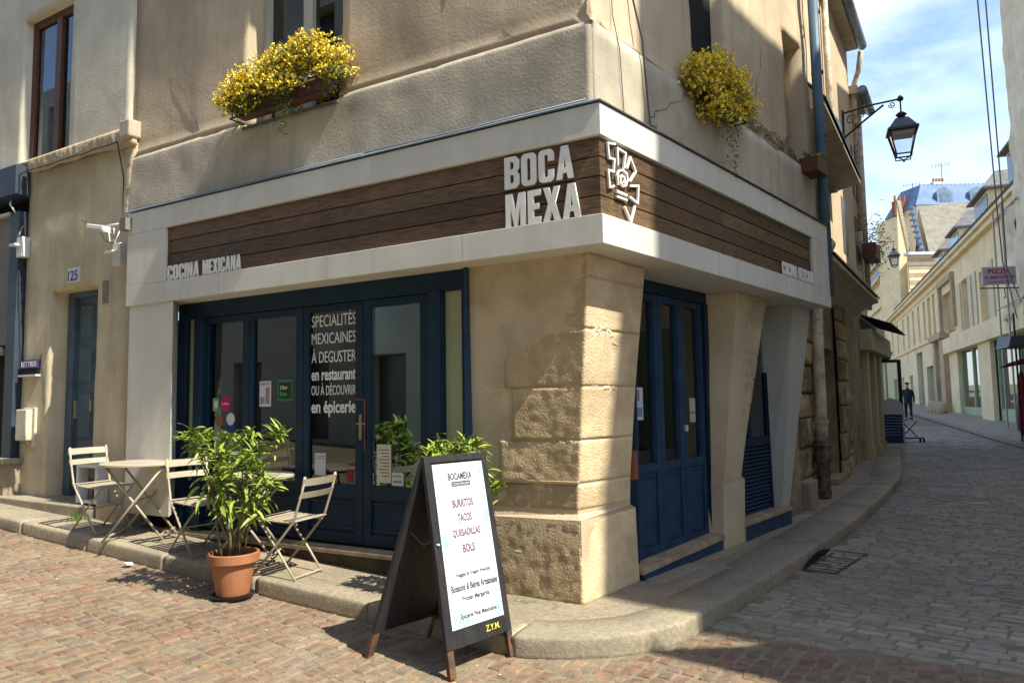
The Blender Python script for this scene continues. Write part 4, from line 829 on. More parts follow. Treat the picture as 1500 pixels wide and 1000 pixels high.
m = MB(); m.bar(a-Vector((0, 0, .032)), b-Vector((0, 0, .032)), .14, .012, (0, 0, 1)); m.build('lens', flat('lamp_lens', (.7, .68, .6), .2), fl)
m = MB(); m.tube([FL.p(5.80, .08, 3.50), FL.p(5.66, .06, 3.50), FL.p(5.60, .0, 3.49)], .015, 8); m.tube([FL.p(5.75, .1, 3.46), FL.p(5.68, .12, 3.30), FL.p(5.60, .1, 3.32), FL.p(5.60, .05, 3.46)], .007, 6); m.build('arm', MATS['enamel_white'], fl, smooth=True)
MB().box(FL.p(5.545, .015, 3.49), (.11, .11, .13), Matrix.Rotation(radians(59), 3, 'Z')).build('base', flat('grey_bracket', (.2, .18, .16), .7), fl)
m = MB(); m.tube([FL.p(5.88, -.05, 4.5), FL.p(5.885, -.14, 4.1), FL.p(5.875, -.14, 3.62)], .008, 6); tag(m.build('hanging_wire', MATS['dark_cable'], origin=FL.p(5.88, -.1, 4)), 'thin dark wire hanging down the crumbling corner above the floodlight', 'wire')
ub = thing('utility_niche', 'pale framed utility niche by the ground beside the door step', 'utility box', FL.p(6.3, -.1, .45))
for a0, a1, z0, z1 in ((6.10, 6.14, .47, .90), (6.46, 6.50, .47, .90), (6.141, 6.459, .86, .90), (6.141, 6.459, .47, .50)): B(FL, a0, a1, -.19, -.06, z0, z1, 'frame', MATS['enamel_white'], ub)
B(FL, 6.141, 6.459, -.19, -.17, .501, .859, 'back', mat('niche_grey', (.2, .19, .17)), ub); MB().tube([FL.p(6.3, -.15, .52), FL.p(6.25, -.12, .66), FL.p(6.34, -.13, .72)], .02, 6).build('tap', MATS['dark_red'], ub)
# neighbouring steel shopfront at the far left
ns = thing('neighbour_shopfront', 'blue grey steel shopfront with sign box at the far left', 'shopfront', FL.p(8.6, -.2, .4))
B(FL, 8.0, 12.4, -.30, -.02, 4.24, 4.62, 'sign_box', STEEL, ns, bevel=.006); B(FL, 8.0, 12.4, -.6, -.35, .3, 4.67, 'void', DARK, ns)
B(FL, 8.08, 8.30, -.32, -.12, .6, 4.05, 'steel_post', STEEL, ns, bevel=.004); B(FL, 8.32, 12.4, -.33, -.16, 2.35, 4.02, 'roller_panel', mat('grey_roller', (.20, .19, .18), (.15, .145, .14), scale=2), ns); B(FL, 8.30, 12.4, -.33, -.1, 4.022, 4.06, 'panel_trim', flat('trim_pale', (.5, .5, .5), .4), ns)
MB().tube([FL.p(8.5, -.2, 2.28), FL.p(12, -.2, 2.28)], .06, 10).build('awning_roll', flat('roll_grey', (.35, .35, .33), .6), ns, smooth=True)
B(FL, 7.96, 8.3, -.28, .0, .47, .86, 'stone_bench_leg', GRANITE, ns); B(FL, 7.9, 12.4, -.30, .05, .862, .92, 'stone_shelf', GRANITE, ns, bevel=.01)
MB().tube([FL.p(8.25, -.1, 4.23), FL.p(8.15, -.04, 4.12), FL.p(8.1, -.08, 4.02)], .012, 6).build('white_cable', MATS['trim_pale'], ns, smooth=True)

# ================================================================== SIDE STREET, LEFT ROW
MOSSP = None
m = MB()
bp_ = thing('blue_downpipe', 'blue grey zinc downpipe running up the facade past the fascia end', 'downpipe', FR.p(5.16, -.02, 2.7))
m.tube([FR.p(5.16, -.03, 2.75), FR.p(5.14, -.03, 4.3), FR.p(5.10, -.03, 7.3)], .062, 14); m.build('pipe', PIPEB, bp_, smooth=True)
m = MB()
for z in (3.3, 3.45, 4.7, 4.78, 5.6, 6.4): m.lathe([(.063, -.015), (.075, -.012), (.075, .012), (.063, .015)], FR.p(5.155, -.03, z), 14)
m.build('collar', PIPEB, bp_); MB().tube([FR.p(5.10, -.03, 7.3), FR.p(5.08, -.03, 9)], .075, 14).build('upper_pipe', PIPEW, bp_, smooth=True)
MB().tube([FR.p(5.27, -.08, 2.75), FR.p(5.25, -.08, 7.3)], .035, 8).build('thin_pipe', MATS['old_pipe_paint'], bp_, smooth=True)
# old stone house
oh = thing('old_stone_house', 'old rubble stone house with pent roofs next along the side street', 'house', FP.p(3, -.5, 0))
core = MB(); core.bx(FR, 5.09, 5.5, -1.2, -.60, -.1, 3.45); core.bx(FP, -.30, 3.1, -.9, -.03, -.1, 3.45); core.bx(FP, 4.15, 7.9, -.9, -.03, -.1, 3.45); core.bx(FP, 3.1, 4.15, -.9, -.04, 2.35, 3.45); core.bx(FP, 3.1, 4.15, -.9, -.5, -.1, 2.35)
core.build('wall_core', RUBM, oh)
k = 0
for (sa, sb) in ((-.32, 3.1), (4.15, 7.85)):
    z = .0
    while z < 3.35:
        h = random.uniform(.34, .62); h = min(h, 3.42-z); s = sa
        if h < .12: break
        while s < sb-.05:
            L = random.uniform(.45, 1.1); e = min(s+L, sb); lean = .06*sin(s*1.9)+.05*noise.noise(Vector((s*.8, z*.7, 1)))
            zb_ = z+h-.02; o0 = -.0+lean; f0 = [FP.p(s+.012, o0, z), FP.p((s+e)/2, o0, z), FP.p(e-.012, o0, z)]; f1 = [FP.p(s+.012, o0-.01, zb_), FP.p((s+e)/2, o0-.01, zb_), FP.p(e-.012, o0-.01, zb_)]
            if s < 6: stone_strip((f0, f1, FP.n), z, zb_, .034, 100+k, proud=.010, cell=.04, tint=tr(.3, .05), er=.03, inset=.002, nsc=5).build('rubble_stone', RUBBLE, oh, smooth=True)
            k += 1; s = e
        z += h
m = MB(); m.bx(FP, 3.1, 4.15, -.5, -.44, .15, 2.34); m.build('dark_door', flat('dark_door_paint', (.02, .025, .03), .5), oh); B(FP, 3.0, 4.3, -.5, .12, .0, .16, 'door_step', GRANITE, oh, bevel=.01)
B(FP, 4.6, 5.1, .02, .06, 1.5, 1.62, 'small_plaque', PAPER, oh)
B(FP, .1, .6, .05, .22, .0, .40, 'low_stone_block', GRANITE, oh, bevel=.03); 
# pent roofs: curved plaster soffit, thin dark edge
def pent(name, s0, s1, zl, ztop, out, parent, drop=0.0, m_under=BAND):
    P = []; n_ = 8
    for i in range(n_+1):
        t = i/n_; o = -.05+(out+.05)*t; z = ztop + (zl-ztop)*t; zu = (ztop-.85)*(1-t)**1.6 + (zl-.07)*(1-(1-t)**1.6) if True else z; P.append((o, z, zu))
    def ring(s, dz=0): return [FP.p(s, o, z+dz) for o, z, zu in P]+[FP.p(s, o, zu+dz) for o, z, zu in reversed(P)]
    mm_ = MB(); mm_.loft([ring(s0), ring(s1, drop)]); mm_.build(name, m_under, parent)
    t_ = MB(); t_.hexa([FP.p(s0-.02, -.05, ztop+.015), FP.p(s1+.02, -.05, ztop+.015+drop), FP.p(s1+.02, out+.03, zl+.004+drop), FP.p(s0-.02, out+.03, zl+.004), FP.p(s0-.02, -.05, ztop+.05), FP.p(s1+.02, -.05, ztop+.05+drop), FP.p(s1+.02, out+.03, zl+.04+drop), FP.p(s0-.02, out+.03, zl+.04)]); t_.build('lead_sheet', flat('dark_lead', (.035, .04, .05), .5), parent)
pent('lower_pent_roof', 1.1, 6.9, 3.54, 3.95, .5, oh); pent('upper_pent_roof', 1.0, 4.9, 5.82, 6.5, .5, oh, -.22, mat('grey_soffit', (.34, .30, .24), (.24, .21, .17), scale=2, streak=.5))
wall(FP, -.3, 4.5, 3.45, 9.75, lambda s, z: -.02, .4, [(1.6, 2.3, 6.6, 7.5)], .25, .02, 31, False).build('upper_wall', PLASTER, oh, smooth=True)
B(FP, -1, 4.5, -.3, .22, 9.75, 9.95, 'eaves_board', BAND, oh)
MB().tube([FP.p(-.5, .32, 9.80), FP.p(4.5, .32, 9.80)], .10, 12).build('gutter', ZINC, oh, smooth=True)
B(FP, 1.6, 2.3, -.3, -.25, 6.6, 7.5, 'window', FARDK, oh)
# painted old waste pipe with a cast ornamental foot
op = thing('old_drainpipe', 'peeling white cast iron drainpipe with an ornate rusty foot', 'drainpipe', FP.p(1.45, .18, .05))
MB().tube([FP.p(1.62, .14, 3.0), FP.p(1.55, .14, 2.2), FP.p(1.43, .16, 1.1), FP.p(1.42, .16, .86)], .088, 16).build('pipe', PIPEW, op, smooth=True)
m = MB(); m.lathe([(.0, .8), (.12, .82), (.135, .76), (.11, .70), (.13, .62), (.12, .52), (.10, .50), (.09, .40), (.105, .36), (.08, .26), (.09, .12), (.10, .10), (.09, 0), (0, 0)], FP.p(1.42, .16, .05), 16)
for q in range(10): m.lathe([(0, -.03), (.03, 0), (0, .03)], FP.p(1.42+.11*cos(q*2.1), .16+.11*sin(q*2.1), .2+.06*q), 6)
m.build('cast_foot', mat('rusty_cast', (.17, .12, .09), (.07, .05, .04), scale=14, bump=.9, bscale=40, stain=(.35, .3, .25), stamt=.5, stscale=9), op, smooth=False)
m = MB(); m.lathe([(.09, -.03), (.11, -.03), (.11, .03), (.09, .03)], FP.p(1.60, .14, 2.92), 14); m.lathe([(.09, -.03), (.105, -.03), (.105, .03), (.09, .03)], FP.p(1.43, .16, 1.15), 14); m.build('collar', PIPEW, op)
m = MB(); m.tube([FP.p(1.75, .10, 1.15), FP.p(1.75, .12, .55), FP.p(1.7, .1, .3)], .05, 10); m.build('side_pipe', PIPEW, op, smooth=True)
m = MB(); m.tube([FP.p(1.62, .14, 3.0), FP.p(1.55, .1, 3.3), FR.p(5.2, .0, 3.4)], .07, 10); m.build('swan_neck', PIPEW, op, smooth=True)
# third house with gutter and white pipes
th = thing('plaster_house', 'plain cream plastered house with white pipes beyond the pent roof', 'house', FP.p(7, -.5, 0))
B(FP, 4.5, 8.5, -.45, -.03, 3.45, 9.75, 'upper_wall', PLASTER, th); B(FP, 8.502, 9.9, -.45, -.04, 3.45, 8.7, 'end_wall', CREAM, th)
B(FP, 4.5, 8.5, -.3, .22, 9.752, 9.95, 'eaves_board', BAND, th); MB().tube([FP.p(4.52, .32, 9.80), FP.p(8.5, .32, 9.80)], .10, 12).build('gutter', ZINC, th, smooth=True); B(FP, 8.503, 10.1, -.3, .16, 8.70, 8.9, 'eaves_board', BAND, th); MB().tube([FP.p(8.5, .26, 8.75), FP.p(10.1, .26, 8.75)], .11, 12).build('gutter', ZINC, th, smooth=True)
m = MB(); m.tube([FP.p(8.3, .30, 9.6), FP.p(8.5, .2, 9.2), FP.p(8.6, .06, 8.9), FP.p(8.6, .05, 5.4)], .06, 10); m.build('white_pipe', PIPEW, th, smooth=True)
for a_ in (4.7, 9.4): MB().tube([FP.p(a_, .06, 9.6 if a_ < 5 else 8.6), FP.p(a_, .06, 3.6 if a_ > 5 else 5.4)], .06, 10).build('white_pipe', PIPEW, th, smooth=True)
for z in (4.5, 6.2): 
    for s_ in (6.2, 8.2): B(FP, s_, s_+.7, -.028, -.02, z, z+1.2, 'window', FARDK, th)
# cream shop with slatted awning
cs = thing('cream_shop', 'small cream painted shopfront with pilasters and slatted glass awning', 'shop', FP.p(10, -.3, .1)); CRP = flat('cream_joinery', (.46, .39, .24), .6)
B(FP, 7.9, 14.0, -.6, -.05, 0, 3.45, 'wall', CRP, cs); B(FP, 7.95, 12.4, -.048, .22, 2.55, 3.02, 'sign_board', CRP, cs, bevel=.01)
for s_ in (8.2, 9.6, 10.8): B(FP, s_, s_+.35, -.048, .08, .35, 2.548, 'pilaster', CRP, cs, bevel=.01); B(FP, s_-.03, s_+.38, -.048, .12, .05, .348, 'pilaster_base', CRP, cs, bevel=.01)
for a0, a1 in ((8.56, 9.59), (9.96, 10.79), (11.2, 13.2)): B(FP, a0, a1, -.047, -.02, .5, 2.5, 'shop_window', GLASSD, cs); B(FP, a0, a1, -.12, -.049, .4, 2.5, 'window_back', FARDK, cs)
for k in range(6):
    MB().hexa([FP.p(8.2+k*.62, .0, 3.32), FP.p(8.2+k*.62+.1, .0, 3.32), FP.p(8.2+k*.62+.1, .62, 3.08), FP.p(8.2+k*.62, .62, 3.08), FP.p(8.2+k*.62, .0, 3.37), FP.p(8.2+k*.62+.1, .0, 3.37), FP.p(8.2+k*.62+.1, .62, 3.13), FP.p(8.2+k*.62, .62, 3.13)]).build('awning_rafter', BOARDB, cs)
MB().hexa([FP.p(8.1, -.02, 3.38), FP.p(11.9, -.02, 3.38), FP.p(11.9, .64, 3.11), FP.p(8.1, .64, 3.11), FP.p(8.1, -.02, 3.395), FP.p(11.9, -.02, 3.395), FP.p(11.9, .64, 3.125), FP.p(8.1, .64, 3.125)]).build('awning_sheet', flat('awning_grey', (.16, .14, .11), .5), cs)
# open mirror-like glazed door leaf standing out over the pavement
dd = thing('open_glazed_door', 'tall dark green glazed door standing open across the pavement', 'door', FP.p(11.5, .5, .2)); c_ = flat('dark_green_paint', (.012, .03, .02), .4)
p0, p1 = Vector((9.95, 20.0, 0)), Vector((10.5, 19.97, 0)); dv = (p1-p0).normalized(); nv = Vector((dv.y, -dv.x, 0))
def pb2(a, b, z0, z1, th=.05): 
    x0, x1 = p0+dv*a, p0+dv*b; return MB().hexa([x0-nv*th/2+Vector((0, 0, z0)), x1-nv*th/2+Vector((0, 0, z0)), x1+nv*th/2+Vector((0, 0, z0)), x0+nv*th/2+Vector((0, 0, z0)), x0-nv*th/2+Vector((0, 0, z1)), x1-nv*th/2+Vector((0, 0, z1)), x1+nv*th/2+Vector((0, 0, z1)), x0+nv*th/2+Vector((0, 0, z1))])
pb2(0, .05, .2, 2.5).build('stile', c_, dd); pb2(.47, .56, .2, 2.5).build('stile', c_, dd); pb2(.051, .469, 2.42, 2.5).build('rail', c_, dd); pb2(.051, .469, .2, .5).build('rail', c_, dd); pb2(.052, .468, .502, 2.418, .008).build('glass_pane', GLASSD, dd)

# hanging flower pot and street level things over there
bs = thing('round_top_chalkboard', 'round topped blue chalkboard on the pavement before the cream shop', 'chalkboard', (9.86, 19.3, .2))
cx = Vector((9.86, 19.3, G(9.86, 19.3)+.01)); X = Vector((.96, -.28, 0)); Y_ = Vector((.28, .96, 0)); bw, bh = .27, 1.02
pts = [(-bw, 0), (bw, 0), (bw, bh)]+[(bw*cos(pi*k/12), bh+bw*.85*sin(pi*k/12)) for k in range(1, 12)]+[(-bw, bh)]
MB().prism([cx+X*a+Vector((0, 0, b)) for a, b in pts], [cx+X*a+Y_*.03+Vector((0, 0, b)) for a, b in pts]).build('frame', flat('frame_white_grey', (.5, .5, .5), .5), bs)
MB().prism([cx+X*a-Y_*.006+Vector((0, 0, b)) for a, b in ((-bw+.03, .1), (bw-.03, .1), (bw-.03, .84), (-bw+.03, .84))], [cx+X*a-Y_*.0005+Vector((0, 0, b)) for a, b in ((-bw+.03, .1), (bw-.03, .1), (bw-.03, .84), (-bw+.03, .84))]).build('slate', flat('chalk_blue', (.012, .03, .085), .7), bs)
m = MB()
for k in range(7):
    z = .76-k*.075; x = -bw+.06
    while x < bw-.09: l_ = random.uniform(.02, .08); m.prism([cx+X*a-Y_*.010+Vector((0, 0, b)) for a, b in ((x, z), (x+l_, z), (x+l_, z+.014), (x, z+.014))], [cx+X*a-Y_*.0065+Vector((0, 0, b)) for a, b in ((x, z), (x+l_, z), (x+l_, z+.014), (x, z+.014))]); x += l_+.02
m.build('chalk_lines', flat('chalk', (.35, .4, .5), .8), bs)
hp = thing('hanging_pot', 'terracotta flower pot hanging under the slatted awning', 'flower pot', (10.3, 20.3, 2.5)); MB().lathe([(0, 0), (.10, 0), (.155, .16), (.165, .16), (.165, .20), (.14, .20), (0, .19)], (10.3, 20.3, 2.52), 16).build('pot', TERRA, hp, smooth=True); MB().tube([(10.3, 20.3, 2.7), (10.28, 20.3, 3.05)], .006, 5).build('hook', IRON, hp)
tb = thing('folded_trolley', 'black folding display table standing at the kerb', 'table', (12.0, 22.5, .1)); zt_ = G(12, 22.5)+RD
m = MB(); a = Vector((11.75, 22.5, zt_)); m.bar(a+Vector((0, 0, .12)), a+Vector((.55, -.2, .12)), .3, .04); m.bar(a+Vector((.02, 0, .15)), a+Vector((.42, -.1, .62)), .03, .03); m.bar(a+Vector((.42, -.1, .15)), a+Vector((.02, 0, .62)), .03, .03); m.bar(a+Vector((0, 0, .62)), a+Vector((.3, -.1, .75)), .25, .03)
m.build('frame', BOARDB, tb); m = MB()
for q in ((0, .1), (.5, -.1), (.5, -.3), (0, -.1)): m.tube([a+Vector((q[0], q[1], 0)), a+Vector((q[0], q[1], .11))], .03, 8)
m.build('wheel', DARK, tb)

# ================================================================== RIGHT ROW
rr = thing('long_cream_building', 'long two storey cream building with slate mansard and stone cornice', 'building', FQ.p(20, -1, 0))
SH = [(3.35, 6.35), (-.6, 3.0)]
wh = [(13.0, 13.9), (14.6, 15.7), (16.6, 17.5), (19.0, 19.9), (21.6, 22.5), (24.3, 25.3), (27.3, 28.3), (31, 32), (35, 36), (40, 41), (45, 46)]
holes = [(a, b, 4.75, 7.0) for a, b in wh]+[(3.9, 5.5, 4.3, 6.5), (.2, 1.8, 4.3, 6.3), (7.4, 10.6, 4.5, 6.5), (14.7, 17.4, .75, 3.2), (18.8, 21.5, .7, 4.2), (10.9, 12.2, .6, 2.3), (24, 25.6, .7, 2.9), (29, 30.4, .7, 2.9), (34, 36, .7, 2.9)]
wall(FQ, -6.3, 48, 0, 7.55, lambda s, z: 0, .5, holes+[(-5.8, 9.05, -.1, 3.5)], 1.2, 0.0, 0).build('facade', FARPL, rr)
B(FQ, -6.3, 48, -.6, -.53, 0, 7.5, 'dark_inside', FARDK, rr)
mat('portal_stone', (.46, .35, .22), (.36, .27, .17), scale=2, bump=.4, bscale=20)
for (a, b, z0, z1) in holes: B(FQ, a+.005, b-.005, -.30, -.22, z0+.005, z1-.005, 'window', (MATS['portal_stone'] if a == 7.4 else FARSH) if z0 > 4 else FARBL, rr)
for a, b in SH:
    for k in range(2): c0_ = a if k == 0 else b-.62; m = B(FQ, c0_-.1, c0_+.56, .005, .05, 4.3, 6.45, 'shutter', FARSH, rr, bevel=.01)
m = MB(); m.bx(FQ, -6.35, 48, -.4, .22, 7.55, 7.75); m.bx(FQ, -6.35, 48, -.4, .34, 7.752, 7.88); m.bx(FQ, 9.1, 48, .002, .10, 4.50, 4.66); m.bx(FQ, 9.1, 48, .002, .06, 7.2, 7.32); m.build('cornice', FARPL, rr)
B(FQ, -5.9, 9.15, .005, .32, 3.50, 4.2, 'shop_signboard', FARPL, rr, bevel=.01)
B(FQ, -.05, 2.05, .0, .16, .3, 3.498, 'shop_pier', FARPL, rr); B(FQ, 7.0, 9.1, -.1, .08, .3, 3.498, 'shop_pier', FARPL, rr)
for a, b in ((2.1, 6.95), (-5.8, -.1)):
    sw = B(FQ, a, b, -.30, -.05, .3, 1.0, 'stall_riser', GREENW, rr); B(FQ, a+.02, b-.02, -.48, -.44, 1.0, 3.4, 'shop_backdrop', GREENW, sw); B(FQ, a, b, -.12, -.11, 1.01, 3.48, 'glass_pane', GLASSD, sw)
    for t in (0, .45, .97): B(FQ, a+(b-a)*t, a+(b-a)*t+.12, -.14, -.04, 1.005, 3.49, 'mullion', GREENW, sw)
m = MB(); m.bx(FQ, 12.25, 13.0, .002, .25, .5, 4.3); m.bx(FQ, 9.6, 10.85, .002, .25, .5, 4.3); m.bx(FQ, 9.3, 13.3, .002, .4, 4.31, 4.62); m.bx(FQ, 6.95, 7.35, .002, .14, 4.7, 7.2); m.bx(FQ, 10.65, 11.1, .002, .14, 4.7, 7.2); m.bx(FQ, 7.0, 11.0, .002, .18, 6.9, 7.19)
m.build('stone_portal', mat('portal_stone', (.46, .35, .22), (.36, .27, .17), scale=2, bump=.4, bscale=20), rr)
for k, s_ in enumerate((8.9, 10.0, 11.2, 12.0)): tag(MB().lathe([(0, 0), (.22, 0), (.24, .3), (.17, .62), (0, .7)], FQ.p(s_, .55, Gf(FQ, s_, .5)), 12).build('stone_guard', MATS['portal_stone'], smooth=True, origin=FQ.p(s_, .55, Gf(FQ, s_, .5))), 'squat worn stone guard at the foot of the cream facade, '+('nearest the green shopfront', 'second from the green shopfront', 'third, before the portal jamb', 'farthest from the green shopfront')[k], 'stone guard', 'guard stones along the portal')
# roof: slate slope behind the eave, dormers
m = MB(); m.hexa([FQ.p(-6.3, -.1, 7.88), FQ.p(48, -.1, 7.88), FQ.p(48, -6, 7.88), FQ.p(-6.3, -6, 7.88), FQ.p(-6.3, -2.6, 9.0), FQ.p(48, -2.6, 9.0), FQ.p(48, -5, 9.3), FQ.p(-6.3, -5, 9.3)]); m.build('mansard_roof', SLATE, rr)
gd = B(FQ, -6.3, 30, .24, .30, 7.885, 8.05, 'gutter_rail', mat('gutter_dark', (.07, .07, .07), (.04, .04, .04)), rr)
def dormer(s0, s1, zt, out, blue):
    d = B(FQ, s0, s1, -3.2, out, 7.9, zt, 'dormer_wall', FARPL, rr)
    B(FQ, s0+.14, s1-.14, out+.002, out+.03, 8.15, zt-.12, 'dormer_window', FARBL if blue else FARDK, d)
    mid = (s0+s1)/2; mm_ = MB(); mm_.loft([[FQ.p(s0-.22, out+.25, zt), FQ.p(s1+.22, out+.25, zt), FQ.p(s1+.22, -3.4, zt), FQ.p(s0-.22, -3.4, zt)], [FQ.p(s0-.22, out+.25, zt+.08), FQ.p(s1+.22, out+.25, zt+.08), FQ.p(s1+.22, -3.4, zt+.08), FQ.p(s0-.22, -3.4, zt+.08)], [FQ.p(mid-.35, out-.5, zt+1.0), FQ.p(mid+.35, out-.5, zt+1.0), FQ.p(mid+.35, -3.0, zt+1.0), FQ.p(mid-.35, -3.0, zt+1.0)]]); mm_.build('dormer_roof', SLATE, d)
dormer(-3.9, -1.4, 10.0, -.5, False); dormer(2.2, 5.0, 9.7, -.6, False); dormer(8.6, 10.8, 9.5, -.6, True); dormer(13.4, 15.4, 9.3, -.6, True)
for k in range(36): B(FQ, -6.2+k*.8, -6.14+k*.8, .22, .235, 7.885, 8.16, 'rail_post', MATS['gutter_dark'], gd)
# tall neighbour wrapped in pale sheeting at the right edge
wp = thing('sheeted_corner_house', 'tall house end wrapped in pale creased sheeting at the right edge', 'house', FQ.p(-8, 0, 0))
B(FQ, -16, -6.5, -3, .38, 3.4, 15.0, 'wall', FARPL, wp); B(FQ, -16, -6.9, -3, .1, .2, 3.39, 'ground_floor_wall', GREENW, wp)
m = MB(); V = []; ns_, nz2 = 14, 44
for j in range(nz2+1):
    for i in range(ns_+1):
        s_ = -6.3-2.6*i/ns_; z = 3.5+11*j/nz2; V.append(FQ.p(s_+.05*noise.noise(Vector((i, j*.4, 2))), .46+.10*noise.noise(Vector((i*.9, j*.35, 0)))+.05*sin(i*2.1), z))
m.add(V, [(j*(ns_+1)+i, j*(ns_+1)+i+1, (j+1)*(ns_+1)+i+1, (j+1)*(ns_+1)+i) for j in range(nz2) for i in range(ns_)]); o_ = m.build('sheeting', mat('pale_sheeting', (.72, .62, .45), (.60, .50, .35), scale=2, rough=.6), wp, smooth=True); md = o_.modifiers.new('solid', 'SOLIDIFY'); md.thickness = .01
m = MB(); V = []
for j in range(15):
    for i in range(9): s_ = -4.3-2.2*i/8+.9*(1-j/14)*(1-i/8); z = 3.9+3.4*j/14; V.append(FQ.p(s_-.3*sin(j*.5), .35+.16*noise.noise(Vector((i*.8, j*.6, 5)))+.1*sin(i), z))
m.add(V, [(j*9+i, j*9+i+1, (j+1)*9+i+1, (j+1)*9+i) for j in range(14) for i in range(8)]); o_ = m.build('loose_sheeting', MATS['pale_sheeting'], wp, smooth=True); md = o_.modifiers.new('solid', 'SOLIDIFY'); md.thickness = .008
m = MB()
for s_, o_ in ((-3.6, .5), (-5.0, .55)): m.tube([FQ.p(s_, o_, .2), FQ.p(s_, o_, 7.5)], .03, 8)
for z in (4.3, 7.2): m.tube([FQ.p(-3.2, .5, z), FQ.p(-6.8, .55, z)], .025, 8)
tag(m.build('scaffold_tubes', flat('scaffold_grey', (.36, .35, .33), .45, metal=.4), origin=FQ.p(-4, .5, 0)), 'thin grey scaffold tubes before the sheeted house', 'scaffolding')
# pizza sign
pz = thing('pizza_sign', 'pale lilac takeaway sign reading PIZZA hung from a bar over the street', 'sign', (14.6, 22, 4.7))
pa_, pb_ = Vector((14.2, 22.0, 0)), Vector((15.1, 21.85, 0)); du = (pb_-pa_).normalized(); MP = lambda x, z: planeM(pa_+du*x+Vector((0, -.035, z)), du, Zv)
m = MB(); th_ = Vector((0, .03, 0)); m.hexa([pa_-th_+Vector((0, 0, 4.80)), pb_-th_+Vector((0, 0, 4.80)), pb_+th_+Vector((0, 0, 4.80)), pa_+th_+Vector((0, 0, 4.80)), pa_-th_+Vector((0, 0, 5.33)), pb_-th_+Vector((0, 0, 5.33)), pb_+th_+Vector((0, 0, 5.33)), pa_+th_+Vector((0, 0, 5.33))]); m.build('panel', flat('sign_lilac', (.46, .36, .46), .5), pz)
PR = flat('sign_crimson', (.35, .03, .07), .5)
text('PIZZA', MP(.15, 5.13), .62, .14, 'word', PR, pz, .002, .02); text('A EMPORTER', MP(.04, 4.97), .84, .09, 'word', PR, pz, .002, .01); text('Tel. 01 43 31 40 19'[:4]+' 0143314019', MP(.10, 4.84), .72, .07, 'word', flat('sign_violet', (.22, .12, .3), .5), pz, .002)
m = MB(); m.tube([pa_+Vector((-.1, 0, 4.70)), pb_+Vector((.5, 0, 4.68))], .018, 8)
for t in (.0, .4, .85): m.tube([pa_+du*t+Vector((0, 0, 4.7)), pa_+du*t+Vector((0, 0, 4.81))], .008, 6)
m.build('bar', IRON, pz); MB().tube([Vector((14.78, 21.9, 4.7)), Vector((14.78, 21.9, 4.5)), Vector((14.82, 21.9, 4.42)), Vector((14.77, 21.9, 4.38)), Vector((14.74, 21.9, 4.44))], .014, 6).build('hook', IRON, pz)
# cables down the right side
m = MB(); m.tube([Vector((10.66, 16, 10.41)), Vector((12.1, 18.0, 6.25)), Vector((13.5, 20, 5.15)), Vector((15.3, 22.2, 3.8))], .017, 6); m.tube([Vector((10.84, 16, 10.41)), Vector((12.25, 18.0, 6.2)), Vector((13.6, 20, 5.0)), Vector((15.6, 22.4, 4.3))], .017, 6)
tag(m.build('hoist_cables', flat('cable_mid_grey', (.22, .2, .2), .6), origin=(12, 18, 6)), 'two long grey cables slanting down past the pizza sign', 'cable')
# restaurant opposite: red folded parasol and dark awning
pr_ = thing('folded_parasol', 'dark red folded parasol at the right edge of the street', 'parasol', (13.75, 20, .3)); zb_ = G(13.7, 20)
MB().lathe([(.0, 0), (.10, .02), (.17, .25), (.15, .9), (.09, 1.5), (.03, 1.75), (0, 1.78)], (13.78, 20, zb_+.15), 12).build('cover', RED, pr_, smooth=True); MB().tube([(13.78, 20, zb_), (13.78, 20, zb_+2.9)], .02, 8).build('pole', IRON, pr_)
aw = thing('red_parasol_rib', 'long dark red parasol arm reaching in from the right edge', 'parasol', (13.6, 19.5, 2.3)); MB().tube([(12.95, 19.6, 2.22), (13.1, 19.5, 2.28), (13.5, 19.2, 2.40), (14.2, 19, 2.5)], [.01, .05, .09, .10], 10).build('arm', RED, aw, smooth=True)
ab = thing('black_awning', 'black awning with bracket at the right edge above the parasol', 'awning', (13.4, 18.5, 2.8)); m = MB(); m.hexa([Vector((12.75, 18.9, 2.72)), Vector((14.4, 18.2, 2.72)), Vector((15.2, 19.9, 2.75)), Vector((13.4, 20.4, 2.75)), Vector((12.9, 19.0, 3.0)), Vector((14.5, 18.3, 3.15)), Vector((15.2, 19.9, 3.3)), Vector((13.5, 20.4, 3.1))]); m.build('hood', BOARDB, ab); MB().tube([(13.0, 19.0, 3.6), (13.0, 19.0, .3)], .025, 8).build('post', IRON, ab)
# right pavement
m = MB(); V = []; KI = [FQ.p(s, -.5, 0) for s in (-24, -18, -12, -6, -2, 2, 6, 10, 14, 18, 24, 32, 42)]
for a, b in zip(KR, KI): V += [Vector((a.x, a.y, G(a.x, a.y)+RD-.05)), Vector((a.x, a.y, G(a.x, a.y)-.01)), Vector((a.x, a.y, G(a.x, a.y)))+(b-a).normalized()*.02, Vector((b.x, b.y, G(b.x, b.y)+.25))]
m.add(V, [(i*4+k, i*4+k+1, (i+1)*4+k+1, (i+1)*4+k) for i in range(len(KR)-1) for k in range(3)]); tag(m.build('right_pavement', GRANITE), 'narrow grey pavement along the long cream building', kind='structure')

